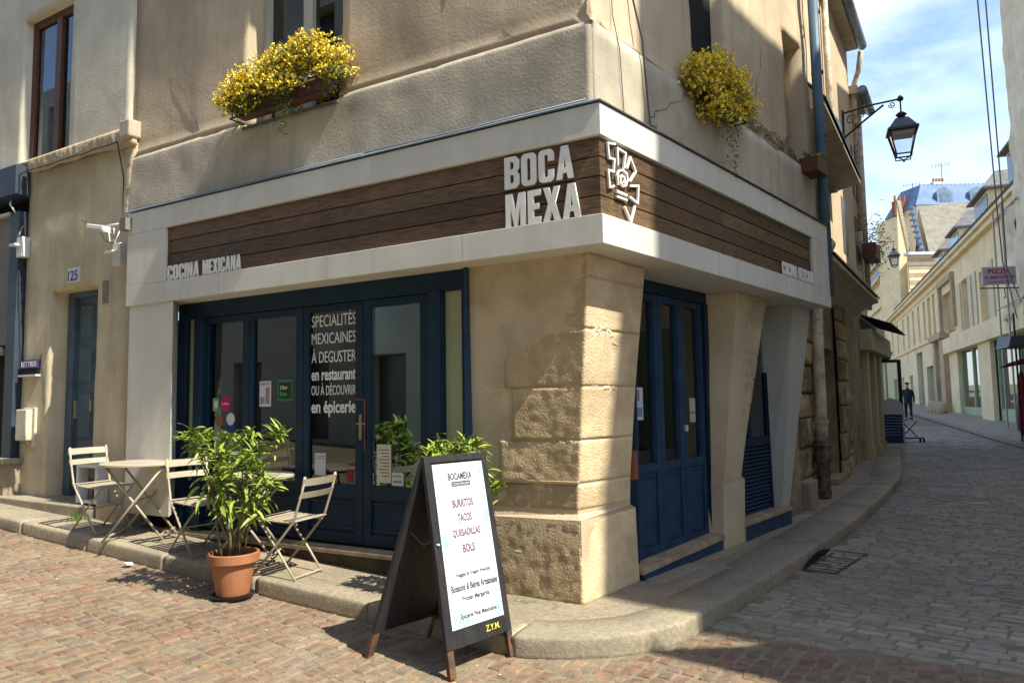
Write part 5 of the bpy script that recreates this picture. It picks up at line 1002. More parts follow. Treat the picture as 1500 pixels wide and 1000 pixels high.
m = MB()  # strip along the far kerb, shade of the kerb face put into its colour
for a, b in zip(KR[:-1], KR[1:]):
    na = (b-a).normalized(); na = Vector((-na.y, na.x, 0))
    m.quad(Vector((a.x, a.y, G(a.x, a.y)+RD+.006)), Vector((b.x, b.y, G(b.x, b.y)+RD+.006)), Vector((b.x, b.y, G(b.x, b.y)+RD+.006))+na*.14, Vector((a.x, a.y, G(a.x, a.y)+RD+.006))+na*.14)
tag(m.build('gutter', mat('kerb_shade_strip', (.09, .08, .065), (.06, .05, .04), scale=4)), 'dark strip standing in for kerb shade at the foot of the far kerb', kind='structure')
# far buildings at the end of the street
hb_ = thing('tall_apartment_block', 'tall cream apartment block with balconies and blue zinc mansard far down the street', 'building', (37, 75, 1)); FH = Fr((43.5, 78), 20, -1)
B(FH, 12, 80, -6, 0, 0, 20.9, 'facade', FARPL, hb_); m = MB(); m.bx(FH, 11.8, 80, .002, .8, 18.1, 18.4); m.bx(FH, 11.8, 80, .002, .4, 14.3, 14.6); m.bx(FH, 11.8, 80, .002, .4, 10.6, 10.9); m.bx(FH, 11.8, 80, .002, .6, 20.7, 21.0); m.build('floor_bands', FARPL, hb_)
MB().bx(FH, 11.8, 80, .72, .80, 18.41, 19.3).build('balcony_rail', flat('rail_teal_grey', (.12, .22, .24), .5), hb_)
for k in range(22):
    for z in (3.4, 7.2, 11.3, 15.0, 18.5): B(FH, 13+k*3.0, 14.3+k*3.0, .003, .03, z, z+2.1, 'window', FARDK if (k+int(z)) % 3 else FARSH, hb_)
m = MB(); m.hexa([FH.p(12, -.1, 21.0), FH.p(80, -.1, 21.0), FH.p(80, -6, 21.0), FH.p(12, -6, 21.0), FH.p(12, -1.6, 24.6), FH.p(80, -1.6, 24.6), FH.p(80, -4.5, 25), FH.p(12, -4.5, 25)]); m.build('zinc_mansard', ZINCP, hb_)
for k in range(12): B(FH, 13+k*4.0, 14.6+k*4.0, -1.5, -.15, 21.4, 23.3, 'roof_dormer', ZINC, hb_)
for k in range(5):
    c_ = B(FH, 20+k*12, 22+k*12, -4, -3, 24.5, 26.0, 'chimney', FARPL, hb_)
    for q in range(3): MB().lathe([(.0, 0), (.2, 0), (.16, .7), (0, .7)], FH.p(20.4+k*12+q*.5, -3.5, 26.0), 8).build('chimney_pot', TERRA, c_)
gb = thing('gabled_house', 'narrow cream house with a steep gable and tiled roof slope', 'house', (30, 55, 5)); FG = Fr((29.4, 55), 28, 1)
def PX(x, y, z): return Vector((x, y, z))
m = MB(); m.prism([PX(29.15, 55, 0), PX(30.0, 55, 0), PX(30.02, 55, 12.2), PX(29.39, 55, 16.35)], [PX(33.6, 62, 0), PX(34.2, 62, 0), PX(34.2, 62, 12.2), PX(33.6, 62, 16.35)]); m.build('wall', FARPL, gb)
for k in range(14):
    t0, t1 = k/14, (k+.94)/14; q_ = lambda t, e: PX(29.39+(30.02-29.39)*t+e*(.79-.12*t), 54.94+.9*e, 16.40-4.2*t+.12*e)
    MB().hexa([q_(t1, 0), q_(t1, 1), q_(t1, 1)+PX(0, .3, 0), q_(t1, 0)+PX(0, .3, 0), q_(t0, 0), q_(t0, 1), q_(t0, 1)+PX(0, .3, 0), q_(t0, 0)+PX(0, .3, 0)]).build('tile_course', TILE, gb)
MB().hexa([PX(30.25, 53.6, 11.9), PX(30.55, 53.6, 11.9), PX(30.7, 54, 11.9), PX(30.4, 54, 11.9), PX(29.62, 53.6, 15.5), PX(29.92, 53.6, 15.5), PX(30.1, 54, 15.5), PX(29.8, 54, 15.5)]).build('zinc_valley', ZINCP, gb)
for k in range(8): MB().box((29.55+.085*k, 53.5, 15.3-.44*k), (.42, .1, .15)).build('roof_step', flat('zinc_dark', (.05, .06, .08), .5), gb)
md_ = thing('stone_block_house', 'low pale stone house with a broad weathered slate roof', 'house', (32, 52, 5))
MB().hexa([PX(28.55, 52.5, 0), PX(36, 52.5, 0), PX(38, 60, 0), PX(32.6, 60, 0), PX(28.55, 52.5, 11.6), PX(36, 52.5, 11.6), PX(38, 60, 11.6), PX(32.6, 60, 11.6)]).build('wall', FARPL, md_)
for k in range(8): B(Fr((28.6, 52.48), 90, 1), .03, 1.9, 0.0, .02, 9.2+k*.28, 9.2+k*.28+.25, 'stone_course', MATS['portal_stone'] if k % 2 else FARPL, md_)
MB().bx(Fr((28.5, 52.3), 90, 1), 0, 6.5, -.5, .2, 11.6, 11.8).build('cornice', PAPER, md_)
MB().hexa([PX(30.6, 53.2, 12.0), PX(37.5, 53.2, 12.0), PX(39, 60, 12.0), PX(33.2, 60, 12.0), PX(32.15, 57, 16.35), PX(38.5, 57, 16.9), PX(39.5, 60, 16.9), PX(34, 60, 16.5)]).build('slate_slope', mat('weathered_slate', (.22, .20, .16), (.15, .14, .12), scale=3, bump=.6, bscale=8, stain=(.28, .24, .16), stamt=.6), md_)
mz = thing('mansard_house', 'broad building with pale blue zinc mansard dormers and chimney behind the slate roofs', 'building', (43, 70, 15))
FM = Fr((39.4, 70), 90, 1)
B(FM, 0, 12, -8, 0, 0, 19.9, 'wall', FARPL, mz); MB().hexa([FM.p(-.2, .1, 19.9), FM.p(12, .1, 19.9), FM.p(12, -6, 19.9), FM.p(-.2, -6, 19.9), FM.p(1.2, -1.3, 22.3), FM.p(12, -1.3, 22.3), FM.p(12, -5, 22.6), FM.p(1.2, -5, 22.6)]).build('zinc_mansard', ZINCP, mz)
for s_ in (2.0, 5.2, 6.5): 
    dd_ = MB().prism([FM.p(s_, -.05, 20.0), FM.p(s_+1.5, -.05, 20.0), FM.p(s_+1.5, -.05, 21.2), FM.p(s_+.75, -.05, 21.7), FM.p(s_, -.05, 21.2)], [FM.p(s_, -1.3, 20.0), FM.p(s_+1.5, -1.3, 20.0), FM.p(s_+1.5, -1.3, 21.2), FM.p(s_+.75, -1.3, 21.7), FM.p(s_, -1.3, 21.2)]).build('dormer', ZINC, mz); B(FM, s_+.3, s_+1.2, -.04, -.02, 20.15, 21.1, 'dormer_window', FARBL, dd_)
for k in range(24): B(FM, 1.0+k*.45, 1.03+k*.45, -1.32, -1.22, 21.9, 22.34, 'roof_seam', ZINC, mz)
cc = B(FM, 3.1, 4.4, -3.0, -2.4, 21.5, 22.9, 'chimney', CREAM, mz)
for q in range(4): MB().lathe([(0, 0), (.13, 0), (.10, .4), (0, .4)], FM.p(3.3+q*.3, -2.7, 22.9), 8).build('chimney_pot', TERRA, cc)
cc = B(FM, -.9, 1.0, -3.0, -2.4, 19.5, 21.0, 'chimney', MATS['red_brick'], mz)
for q in range(4): MB().lathe([(0, 0), (.13, 0), (.10, .6), (0, .6)], FM.p(-.7+q*.45, -2.7, 21.0), 8).build('chimney_pot', TERRA, cc)
def antenna(p, lab):
    r = thing('tv_antenna', lab, 'antenna', p); m = MB(); p = Vector(p); m.tube([p, p+Vector((0, 0, 1.9))], .03, 5); m.tube([p+Vector((-1, 0, 1.6)), p+Vector((.9, 0, 1.9))], .02, 5)
    for k in range(6): q = p+Vector((-.9+.33*k, 0, 1.62+.05*k)); m.tube([q-Vector((0, 0, .25)), q+Vector((0, 0, .25))], .015, 4)
    m.build('aerial', IRON, r)
antenna(FM.p(4.1, -2.6, 22.9), 'television aerial on the pale chimney above the zinc mansard'); antenna(FM.p(1.2, -2.8, 21.0), 'television aerial beside the red brick chimney')

# street lamps
def lantern(pt, h, name, label, arm):
    r = thing(name, label, 'street lamp', (pt.x, pt.y, pt.z-h)); k = h/.74; c = pt; 
    def sq(hw, z): return [c+Vector((cos(a)*hw*k*1.414, sin(a)*hw*k*1.414, -z*k)) for a in [pi/4+i*pi/2-.40 for i in range(4)]]
    m = MB(); m.loft([sq(.215, .235), sq(.215, .20), sq(.19, .19), sq(.10, .045), sq(.085, .03), sq(.04, .0)]); m.build('lamp_roof', flat('lamp_blue_black', (.03, .04, .065), .35, spec=.6), r)
    m = MB(); m.lathe([(.0, .10*k), (.03*k, .09*k), (.075*k, .055*k), (.08*k, .04*k), (.03*k, .0), (0, 0)], c, 14); m.build('cap', IRON, r, smooth=True)
    a, b = sq(.185, .236), sq(.105, .60)
    m = MB()
    for i in range(4): m.tube([a[i], b[i]], .012*k, 6)
    for i in range(4): m.tube([b[i], b[(i+1) % 4]], .012*k, 6); m.tube([a[i], a[(i+1) % 4]], .012*k, 6)
    for i in range(4): m.tube([b[i], b[i]+Vector((0, 0, -.05*k)), c+Vector((0, 0, -.68*k))], .009*k, 6)
    m.lathe([(0, 0), (.02*k, .02*k), (0, .05*k)], c+Vector((0, 0, -.72*k)), 8); m.build('lamp_frame', IRON, r)
    for i in range(4): g = MB(); a2, b2 = sq(.178, .24), sq(.10, .595); g.quad(a2[i], a2[(i+1) % 4], b2[(i+1) % 4], b2[i]); g.build('lamp_glass', GLASSD, r, norm=False)
    m = MB(); e = sq(.15, .30); d = sq(.15, .25); m.loft([d, e]); m.build('reflector', flat('reflector_grey', (.45, .38, .36), .5), r)
    arm(r, c, k); return r
def arm1(r, c, k):
    A = Vector((5.56, 11.91, 6.20)); A2 = A-Vector((0, 0, .42)); E_ = Vector((c.x, c.y, c.z+.30)); 
    m = MB(); m.tube([A, A.lerp(E_, .5)+Vector((0, 0, .02)), E_], .016, 8); m.tube([A2, A2.lerp(E_, .35)+Vector((0, 0, .05)), A.lerp(E_, .72)+Vector((0, 0, -.03))], .016, 8); m.tube([A+Vector((0, 0, .05)), A2-Vector((0, 0, .05))], .022, 8); m.tube([E_, Vector((c.x, c.y, c.z+.08))], .012, 8); m.lathe([(0, -.05), (.045, -.02), (.05, .01), (.02, .05), (0, .06)], E_, 12)
    d = (E_-A).normalized()
    for (t, zz, rad, ph) in ((.14, -.14, .085, 0), (.34, -.10, .06, 1), (.52, -.075, .045, 2), (.86, -.06, .055, 3), (.26, -.27, .05, 1.5)):
        q = A.lerp(E_, t)+Vector((0, 0, zz)); m.tube([q+(d*cos(a*.55+ph)+Vector((0, 0, sin(a*.55+ph))))*rad*(1-a/20) for a in range(17)], .008, 6)
    m.build('scroll_bracket', IRON, r, smooth=False)
lantern(Vector((6.14, 11.2, 5.84)), .74, 'wall_lantern', 'black wall lantern on a scrolled iron bracket high above the side street', arm1)
def arm2(r, c, k):
    m = MB(); m.tube([c+Vector((0, 0, .08)), c+Vector((0, 0, .3)), c+Vector((-.9, .3, .32)), c+Vector((-1.7, .6, .28))], .02, 6); m.tube([c+Vector((-1.7, .6, -.2)), c+Vector((-.6, .2, .28))], .015, 6); m.build('bracket', flat('bracket_rust', (.2, .08, .05), .6), r)
lantern(Vector((12.95, 24.6, 6.42)), .62, 'wall_lantern', 'smaller grey wall lantern farther down the side street', arm2)

# people: skinned bodies
def person(loc, face, label, coat, trousers, h=1.74, step=.22, arms=(.12, -.1)):
    r = thing('person', label, 'person', (0, 0, 0)); k = h/1.75
    J = {'pelvis': (0, 0, .93, .15), 'belly': (0, .01, 1.1, .135), 'chest': (0, .0, 1.30, .165), 'neckb': (0, .0, 1.44, .085), 'neck': (0, .02, 1.52, .055), 'head': (0, .03, 1.60, .085), 'top': (0, .02, 1.70, .07)}
    for sd_, st, ar in ((-1, step, arms[0]), (1, -step, arms[1])):
        n = 'L' if sd_ < 0 else 'R'
        J['hip'+n] = (.09*sd_, 0, .88, .10); J['knee'+n] = (.10*sd_, st*.6, .49, .062); J['ank'+n] = (.10*sd_, st*.8-.04, .09, .045); J['toe'+n] = (.11*sd_, st*.8+.14, .04, .04)
        J['sh'+n] = (.19*sd_, 0, 1.38, .075); J['elb'+n] = (.25*sd_, ar*.3-.02, 1.10, .052); J['wr'+n] = (.24*sd_, ar+.05, .88, .035); J['hd'+n] = (.23*sd_, ar+.09, .79, .035)
    names = list(J); E_ = [('pelvis', 'belly'), ('belly', 'chest'), ('chest', 'neckb'), ('neckb', 'neck'), ('neck', 'head'), ('head', 'top')]
    for n in 'LR': E_ += [('pelvis', 'hip'+n), ('hip'+n, 'knee'+n), ('knee'+n, 'ank'+n), ('ank'+n, 'toe'+n), ('chest', 'sh'+n), ('sh'+n, 'elb'+n), ('elb'+n, 'wr'+n), ('wr'+n, 'hd'+n)]
    me = bpy.data.meshes.new('body'); me.from_pydata([(J[n][0]*k, J[n][1]*k, J[n][2]*k) for n in names], [(names.index(a), names.index(b)) for a, b in E_], [])
    o = bpy.data.objects.new('body', me); COL.objects.link(o); o.modifiers.new('skin', 'SKIN'); o.modifiers.new('sub', 'SUBSURF').levels = 2; o.modifiers['sub'].render_levels = 2
    for i, n in enumerate(names): me.skin_vertices[0].data[i].radius = (J[n][3]*k,)*2; me.skin_vertices[0].data[i].use_root = (n == 'pelvis')
    dg = bpy.context.evaluated_depsgraph_get(); dg.update(); bm_ = bpy.data.meshes.new_from_object(o.evaluated_get(dg)); bpy.data.objects.remove(o)
    bm_.name = 'body'; bm_.materials.clear()
    for q in (coat, trousers, flat('skin', (.42, .26, .18), .6), flat('shoe_dark', (.02, .02, .02), .5)): bm_.materials.append(q)
    a = bm_.color_attributes.new('tint', 'FLOAT_COLOR', 'POINT'); a.data.foreach_set('color', [1.0]*(4*len(bm_.vertices)))
    for p in bm_.polygons:
        c = p.center; z = c.z/k; p.use_smooth = True; p.material_index = 2 if (z > 1.50 or (z < .86 and abs(c.x) > .19*k)) else (0 if z > .80 else (1 if z > .10 else 3))
    b = link('body', bm_, r)
    m = MB(); m.lathe([(0, 0), (.088, .005), (.094, .05), (.075, .09), (0, .11)], Vector((0, -.015, 1.685))*k, 12); m.build('hair', flat('hair_dark', (.03, .02, .015), .7), r, smooth=True)
    m = MB(); m.lathe([(.155, 0), (.18, .15), (.19, .45), (.13, .60), (.08, .66)], Vector((0, 0, .80))*k, 14); m.build('jacket', coat, r, smooth=True)
    for ch in r.children: pass
    r.location = loc; r.rotation_euler = (0, 0, face); return r
NAVY = flat('jacket_navy', (.014, .018, .035), .7); BLK = flat('trousers_black', (.012, .012, .015), .8)
person((18.3, 34.3, G(18.3, 34.3)+RD+.0), radians(155), 'person in a dark navy jacket walking down the side street', NAVY, BLK)
person((12.6, 28.5, G(12.6, 28.5)), radians(170), 'reflection in the open glazed door, built as a figure in black behind it, nearer its right stile', flat('coat_black', (.02, .02, .018), .8), BLK, 1.68, .1)  # this and the next figure stand in for reflections in the door glass
person((11.95, 28.6, G(11.9, 28.6)), radians(190), 'reflection in the open glazed door, built as a figure in dark clothes behind it, half hidden at its left stile', MATS['coat_black'], BLK, 1.74, .05)

# ================================================================== TERRACE FURNITURE
def chair():
    r = thing('folding_chair', '', 'chair', (0, 0, 0)); ORG[r.name] = Vector((0, 0, 0)); w2 = .20
    # x forward, seat front at +x; long members run from back top to the front feet
    for sd_ in (-1, 1):
        y = sd_*w2; MB().tube([(-.26, y, .83), (-.235, y, .70), (-.17, y, .47), (.02, y, .23), (.21, y, .0)], .0105, 8).build('long_leg', CHAIRM, r, smooth=True)
        y = sd_*(w2-.026); MB().tube([(.20, y, .435), (.0, y, .225), (-.19, y, .0)], .0095, 8).build('short_leg', CHAIRM, r, smooth=True)
        y = sd_*(w2-.035); MB().bar((-.175, y, .445), (.21, y, .452), .008, .022).build('seat_rail', CHAIRM, r)
    for a_, b_, y_ in ((.19, .02, w2), (-.175, .018, w2-.026), (.0, .235, w2-.01)): MB().tube([(a_, -y_, b_), (a_, y_, b_)], .007, 6).build('cross_rod', CHAIRM, r)
    for k in range(7):
        x = -.165+k*.062; z = .462+(.008 if k in (0, 6) else 0)-.006*sin(pi*k/6); V = []
        P = [(x-.022, z), (x+.022, z-(.012 if k == 6 else 0)), (x+.022, z-.004-(.012 if k == 6 else 0)), (x-.022, z-.004)]
        MB().prism([Vector((a, -w2-.005, b)) for a, b in P], [Vector((a, w2+.005, b)) for a, b in P]).build('seat_slat', CHAIRM, r)
    for (z0, z1, x0, x1) in ((.655, .705, -.222, -.243), (.755, .815, -.250, -.268)):
        n = 8; rings = []
        for i in range(n+1):
            y = -w2-.015+(2*w2+.03)*i/n; b = -.028*(1-(2*i/n-1)**2); rings.append([Vector((x0+b, y, z0)), Vector((x0+b+.006, y, z0)), Vector((x1+b+.006, y, z1)), Vector((x1+b, y, z1))])
        MB().loft(rings).build('back_slat', CHAIRM, r)
    return r
ch0 = chair()
def on(f, s, o): p = f.p(s, o, 0); return Vector((p.x, p.y, G(p.x, p.y)+.003))
aL = math.atan2(FL.d.y, FL.d.x)
CH = [(5.50, .24, aL+pi+radians(6), 'taupe slatted folding chair at the left end of the terrace, before the panelled door'), (3.98, .22, aL+pi-radians(3), 'taupe folding chair between the two round tables, partly behind the potted plant'), (2.77, .25, aL+radians(8), 'taupe folding chair at the right end facing left, beside the terracotta pot')]
for i, (s, o, a, lab) in enumerate(CH):
    c = ch0 if i == 0 else copy_tree(ch0); c.location = on(FL, s, o); c['label'] = lab; c['group'] = 'folding chairs on the terrace'
    sl_ = -.057
    q = Matrix.Rotation(a, 4, 'Z'); tilt = Matrix.Rotation(math.atan(.05), 4, (-FL.d.y, FL.d.x, 0)) if False else Matrix.Identity(4)
    # sit on the sloping pavement
    nrm = Vector((-.057*FL.d.x, -.057*FL.d.y, 1)).normalized(); rot = Vector((0, 0, 1)).rotation_difference(nrm).to_matrix().to_4x4()
    c.rotation_euler = (rot @ q).to_euler()
def table(s, o, rad, label, yaw):
    b = on(FL, s, o); r = thing('round_table', label, 'table', b, 'round folding tables on the terrace'); H = .735
    m = MB(); m.lathe([(0, 0), (rad-.01, 0), (rad, .006), (rad, .022), (rad-.008, .03), (0, .03)], b+Vector((0, 0, H-.03)), 48); m.build('tabletop', CHAIRM, r, bevel=0)
    X = Vector((cos(yaw), sin(yaw), 0)); Y2 = Vector((-sin(yaw), cos(yaw), 0))
    for sd_ in (-1, 1):
        for d_ in (-1, 1):
            y = sd_*(.22+.02*d_); MB().tube([b+X*(-.26*d_)+Y2*y+Vector((0, 0, H-.04)), b+X*(.27*d_)+Y2*y+Vector((0, 0, .0))], .0115, 8).build('leg', CHAIRM, r, smooth=True)
    m = MB()
    for d_ in (-1, 1): m.tube([b+X*(.24*d_)-Y2*.24+Vector((0, 0, .05)), b+X*(.24*d_)+Y2*.24+Vector((0, 0, .05))], .009, 6); m.tube([b+X*(.26*d_)-Y2*.25+Vector((0, 0, H-.045)), b+X*(.26*d_)+Y2*.25+Vector((0, 0, H-.045))], .010, 6)
    m.tube([b-Y2*.24+Vector((0, 0, .37)), b+Y2*.24+Vector((0, 0, .37))], .008, 6); m.build('braces', CHAIRM, r)
table(4.88, .20, .385, 'round taupe folding table on the left, in full view between two chairs', aL+radians(38)); table(3.42, .12, .385, 'round taupe folding table on the right, behind the potted plant', aL+radians(35))

# potted plants
LEAFM = []
for k in range(4):
    me = bpy.data.meshes.new('leaf'); L = 1.0; V = []; n = 5; bend = .25+.18*k
    for i in range(n+1):
        t = i/n; wv = .115*(sin(pi*min(1, t*.92+.08)))**.8*(1 if t < 1 else 0)+.002; z = .12*t-bend*t*t; V += [(t, -wv, z+.02), (t, 0, z-.006), (t, wv, z+.02)]
    me.from_pydata(V, [], [(i*3+a, i*3+3+a, i*3+4+a, i*3+1+a) for i in range(n) for a in (0, 1)]); me.materials.append(LEAF); kk = (.95, 1.2, 1.55, .7)[k]
    a_ = me.color_attributes.new('tint', 'FLOAT_COLOR', 'POINT'); a_.data.foreach_set('color', [v for _ in range(len(me.vertices)) for v in (kk*(1.08, 1.15, 1.3, 1.25)[k], kk, kk*.8, 1)]); me.shade_smooth(); LEAFM.append(me)
def leaf_mat(o, d, l, wd): 
    d = d.normalized(); s_ = d.cross(Vector((0, 0, 1))); s_ = s_.normalized() if s_.length > .05 else Vector((1, 0, 0)); n_ = s_.cross(d); roll = random.uniform(-.5, .5); s2 = s_*cos(roll)+n_*sin(roll); n2 = s2.cross(d)
    return Matrix(((d.x*l, s2.x*l*wd, n2.x*l, o.x), (d.y*l, s2.y*l*wd, n2.y*l, o.y), (d.z*l, s2.z*l*wd, n2.z*l, o.z), (0, 0, 0, 1)))
def pot_plant(base, label, h, spread, stems, nleaf, pot=True, seed=1, scale=1.0):
    random.seed(seed); r = thing('potted_plant', label, 'plant', base); b = Vector(base)
    if pot:
        MB().lathe([(0, .0), (.15, .0), (.163, .018), (.168, .03), (.158, .03), (.15, .015), (0, .012)], b, 40).build('saucer', flat('saucer_black', (.025, .022, .022), .5), r, smooth=False)
        MB().lathe([(0, .02), (.115, .02), (.125, .03), (.165, .27), (.185, .272), (.195, .28), (.20, .345), (.195, .352), (.18, .35), (.172, .30), (0, .29)], b, 40).build('pot', TERRA, r, smooth=False)
        MB().lathe([(0, .305), (.10, .31), (.173, .30)], b, 20).build('soil', SOIL, r)
    else:
        MB().lathe([(0, .0), (.13, 0), (.17, .28), (.18, .28), (.18, .31), (.16, .31), (0, .29)], b, 24).build('pot', flat('plastic_pot', (.05, .05, .05), .6), r)
    tips = []
    for k in range(stems):
        a = 2*pi*k/stems+random.uniform(-.4, .4); r0 = random.uniform(.02, .09); sp = spread*random.uniform(.2, 1.05)*scale; hh = h*random.uniform(.68, 1.0)
        p = [b+Vector((cos(a)*(r0+sp*t**1.6)+.012*sin(9*t+k), sin(a)*(r0+sp*t**1.6)+.012*cos(7*t+k), .29+(hh-.29)*t)) for t in (0, .25, .5, .75, 1)]
        MB().tube(p, [.010, .009, .008, .006, .004], 6).build('stem', STEM, r, smooth=True); tips.append(p)
    allL = []
    for p in tips:
        for q in range(int(nleaf/stems)):
            u = random.random(); t = 1-.16*u*u if random.random() < .76 else random.uniform(.48, 1); i = min(3, int(t*4)); c = p[i].lerp(p[i+1], t*4-i)+Vector((random.gauss(0, .03), random.gauss(0, .03), random.gauss(0, .025))); a = random.uniform(0, 2*pi)
            el = random.uniform(-.1, 1.1) if t > .85 else random.uniform(-.9, .6); d = Vector((cos(a)*cos(el), sin(a)*cos(el), sin(el))); l = random.uniform(.065, .125)*(1.6 if t < .7 else 1); allL.append((c+Vector((random.gauss(0, .012), random.gauss(0, .012), 0)), d, l))
    random.shuffle(allL); stf = MB()
    for i, (c, d, l) in enumerate(allL):
        M = leaf_mat(c, d, l, 1.0 if l < .12 else .75); me = LEAFM[random.choice((0, 0, 1, 1, 2, 3))]
        if i < 230:
            o = bpy.data.objects.new('leaf', me); COL.objects.link(o); o.parent = r; o.matrix_local = Matrix.Translation(-b) @ M; ORG[o.name] = b
        else:
            kk = random.choice((.75, .95, 1.2, 1.5)); stf.add([M @ v.co for v in me.vertices], [tuple(p_.vertices) for p_ in me.polygons], (kk*1.08, kk, kk*.8))
    if stf.v: tag(stf.build('foliage', LEAF, r, norm=False), kind='stuff')
    return r
pb3 = FL.p(2.96, .665, 0); pot_plant((pb3.x, pb3.y, G(pb3.x, pb3.y)+RD+.003), 'tall leafy green shrub in a terracotta pot standing on the cobbles by the kerb', 1.31, .31, 15, 1150, True, 5)
pb3 = FL.p(1.17, .10, 0); pot_plant((pb3.x, pb3.y, G(pb3.x, pb3.y)+.003), 'leafy green shrub half hidden behind the menu board', 1.20, .24, 10, 600, False, 9)
random.seed(31)

# sandwich board
BF = [Vector((-.399, 4.448, 0)), Vector((-.02, 4.88, 0))]; BRr = [Vector((-.956, 4.807, 0)), Vector((-.58, 5.28, 0))]
def gz(v): return Vector((v.x, v.y, G(v.x, v.y)+RD+.002))
F0, F1, R0, R1 = gz(BF[0]), gz(BF[1]), gz(BRr[0]), gz(BRr[1])
T0 = Vector((-.59, 4.78, 1.163)); T1 = T0+(F1-F0); R1 = R0+(F1-F0)
sb = thing('menu_sandwich_board', 'black wooden sandwich board with a white printed menu standing on the cobbles', 'sandwich board', ((F0+R1)/2))
def panel(A0, A1, B0, B1, nm, wleg=.05):   # A bottom, B top
    x = (A1-A0).normalized(); y = (B0-A0).normalized(); n = x.cross(y).normalized()
    def q(u, v, d=0): return (A0.lerp(A1, u)).lerp(B0.lerp(B1, u), v)+n*d
    def board(u0, u1, v0, v1, d0, d1): return MB().hexa([q(u0, v0, d0), q(u1, v0, d0), q(u1, v0, d1), q(u0, v0, d1), q(u0, v1, d0), q(u1, v1, d0), q(u1, v1, d1), q(u0, v1, d1)])
    return q, board, x, y, n
q, bd, x_, y_, n_ = panel(F0, F1, T0, T1, 'front')
sgn = 1 if n_.y < 0 else -1
W_ = (F1-F0).length; H_ = (T0-F0).length
for u0, u1, v0, v1, nm, mt in ((0, .085, 0, .115, 'leg', RUST), (.915, 1, 0, .115, 'leg', RUST), (0, .085, .116, 1, 'stile', BOARDB), (.915, 1, .116, 1, 'stile', BOARDB), (.086, .914, .965, 1, 'top_rail', BOARDB), (.086, .914, .116, .20, 'bottom_rail', BOARDB)):
    bd(u0, u1, v0, v1, -.016, .016).build(nm, mt, sb, bevel=.003)
bd(.086, .914, .201, .964, -.008, .004*sgn if sgn > 0 else -.004).build('back_board', BOARDB, sb)
fp = bd(.10, .90, .195, .955, sgn*.006, sgn*.019); fp = fp.build('menu_print', PAPER, sb)
def MF(u, v): return planeM(q(u, v, sgn*.0195), (F1-F0), (T0-F0))
pw_ = .80*W_
def ln(s, uc, v, wd, ht, m=INK, bold=0.0): text(s, planeM(q(uc-wd/2, v, sgn*.0197), (F1-F0), (T0-F0)), wd*W_, ht*H_, 'print', m, fp, .0004, bold)
ln('BOCAMEXA', .51, .870, .38, .036, bold=.03); bd(.36, .66, .838, .862, sgn*.0191, sgn*.0195).build('print_block', INK, fp); ln('COCINA MEXICANA', .51, .8425, .27, .014, PAPER)
PUR = flat('ink_plum', (.12, .05, .09), .6)
for s, v, wd in (('BURRITOS', .735, .33), ('TACOS', .665, .22), ('QUESADILLAS', .592, .44), ('BOLS', .52, .19)):
    ln(s, .5, v, wd, .040, PUR, .03)
    for k in (-1, 1): ln('•', .5+k*(wd/2+.06), v+.014, .015, .007, TEAL)
LG = flat('ink_grey', (.38, .38, .38), .6)
ln('à partir de 11,50€', .53, .452, .44, .026, LG); ln('Veggie & Vegan friendly', .52, .412, .55, .021, INK, .028)
ln('Boissons & Bières Artisanales', .515, .352, .72, .033, INK, .028); ln('Frozen Margarita', .51, .300, .42, .028, INK, .028); ln('Épicerie Fine Mexicaine', .52, .225, .56, .032, INK, .028)
for v, a, b in ((.80, .18, .84), (.495, .16, .84), (.268, .16, .86)): bd(a, b, v, v+.0022, sgn*.0191, sgn*.0195).build('print_rule', LG, fp)
m = MB()
def sprig(u, v, ang, L, n=7):
    for k in range(n):
        t = (k+1)/n; uu = u+cos(ang)*L*t; vv = v+sin(ang)*L*t*W_/H_
        for sd_ in (-1, 1):
            a2 = ang+sd_*.9; l2 = L*.32*(1.15-t*.6); e = (uu+cos(a2)*l2, vv+sin(a2)*l2*W_/H_); c = ((uu+e[0])/2, (vv+e[1])/2); pq = (cos(a2+pi/2)*l2*.16, sin(a2+pi/2)*l2*.16*W_/H_)
            pts_ = [(uu, vv), (c[0]+pq[0], c[1]+pq[1]), e, (c[0]-pq[0], c[1]-pq[1])]; pts_ = [(min(.895, max(.105, a)), min(.953, max(.197, b))) for a, b in pts_]
            m.add([q(a, b, sgn*.0197) for a, b in pts_], [(0, 1, 2, 3)])
for a in ((.14, .93, -.9, .12), (.13, .86, 1.2, .08), (.84, .93, -1.2, .13), (.80, .90, .3, .08), (.88, .72, -1.9, .18), (.88, .64, 2.2, .16), (.12, .62, -1.2, .16), (.13, .55, .9, .12), (.12, .42, -1.3, .1), (.86, .46, -1.6, .08), (.88, .22, 1.9, .22), (.88, .20, 2.5, .2), (.86, .30, 1.7, .1), (.14, .20, .9, .22), (.2, .2, .3, .2), (.34, .2, 1.4, .12), (.5, .2, 1.3, .07), (.11, .3, 1.5, .08)): sprig(*a)
tag(m.build('leaf_print', TEAL, fp, norm=False), kind='stuff')
ln('Z.Y.M.', .70, .145, .22, .028, flat('chalk_yellow', (.6, .55, .08), .7), .01)
q2, bd2, x2, y2, n2 = panel(R0, R1, T0, T1, 'rear')
for u0, u1, v0, v1, nm, mt in ((0, .085, 0, .115, 'leg', RUST), (.915, 1, 0, .115, 'leg', RUST), (0, .085, .116, .985, 'stile', BOARDB), (.915, 1, .116, .985, 'stile', BOARDB), (.086, .914, .116, .97, 'rear_board', BOARDB)):
    bd2(u0, u1, v0, v1, -.014 if nm != 'rear_board' else -.005, .014 if nm != 'rear_board' else .005).build(nm, mt, sb)
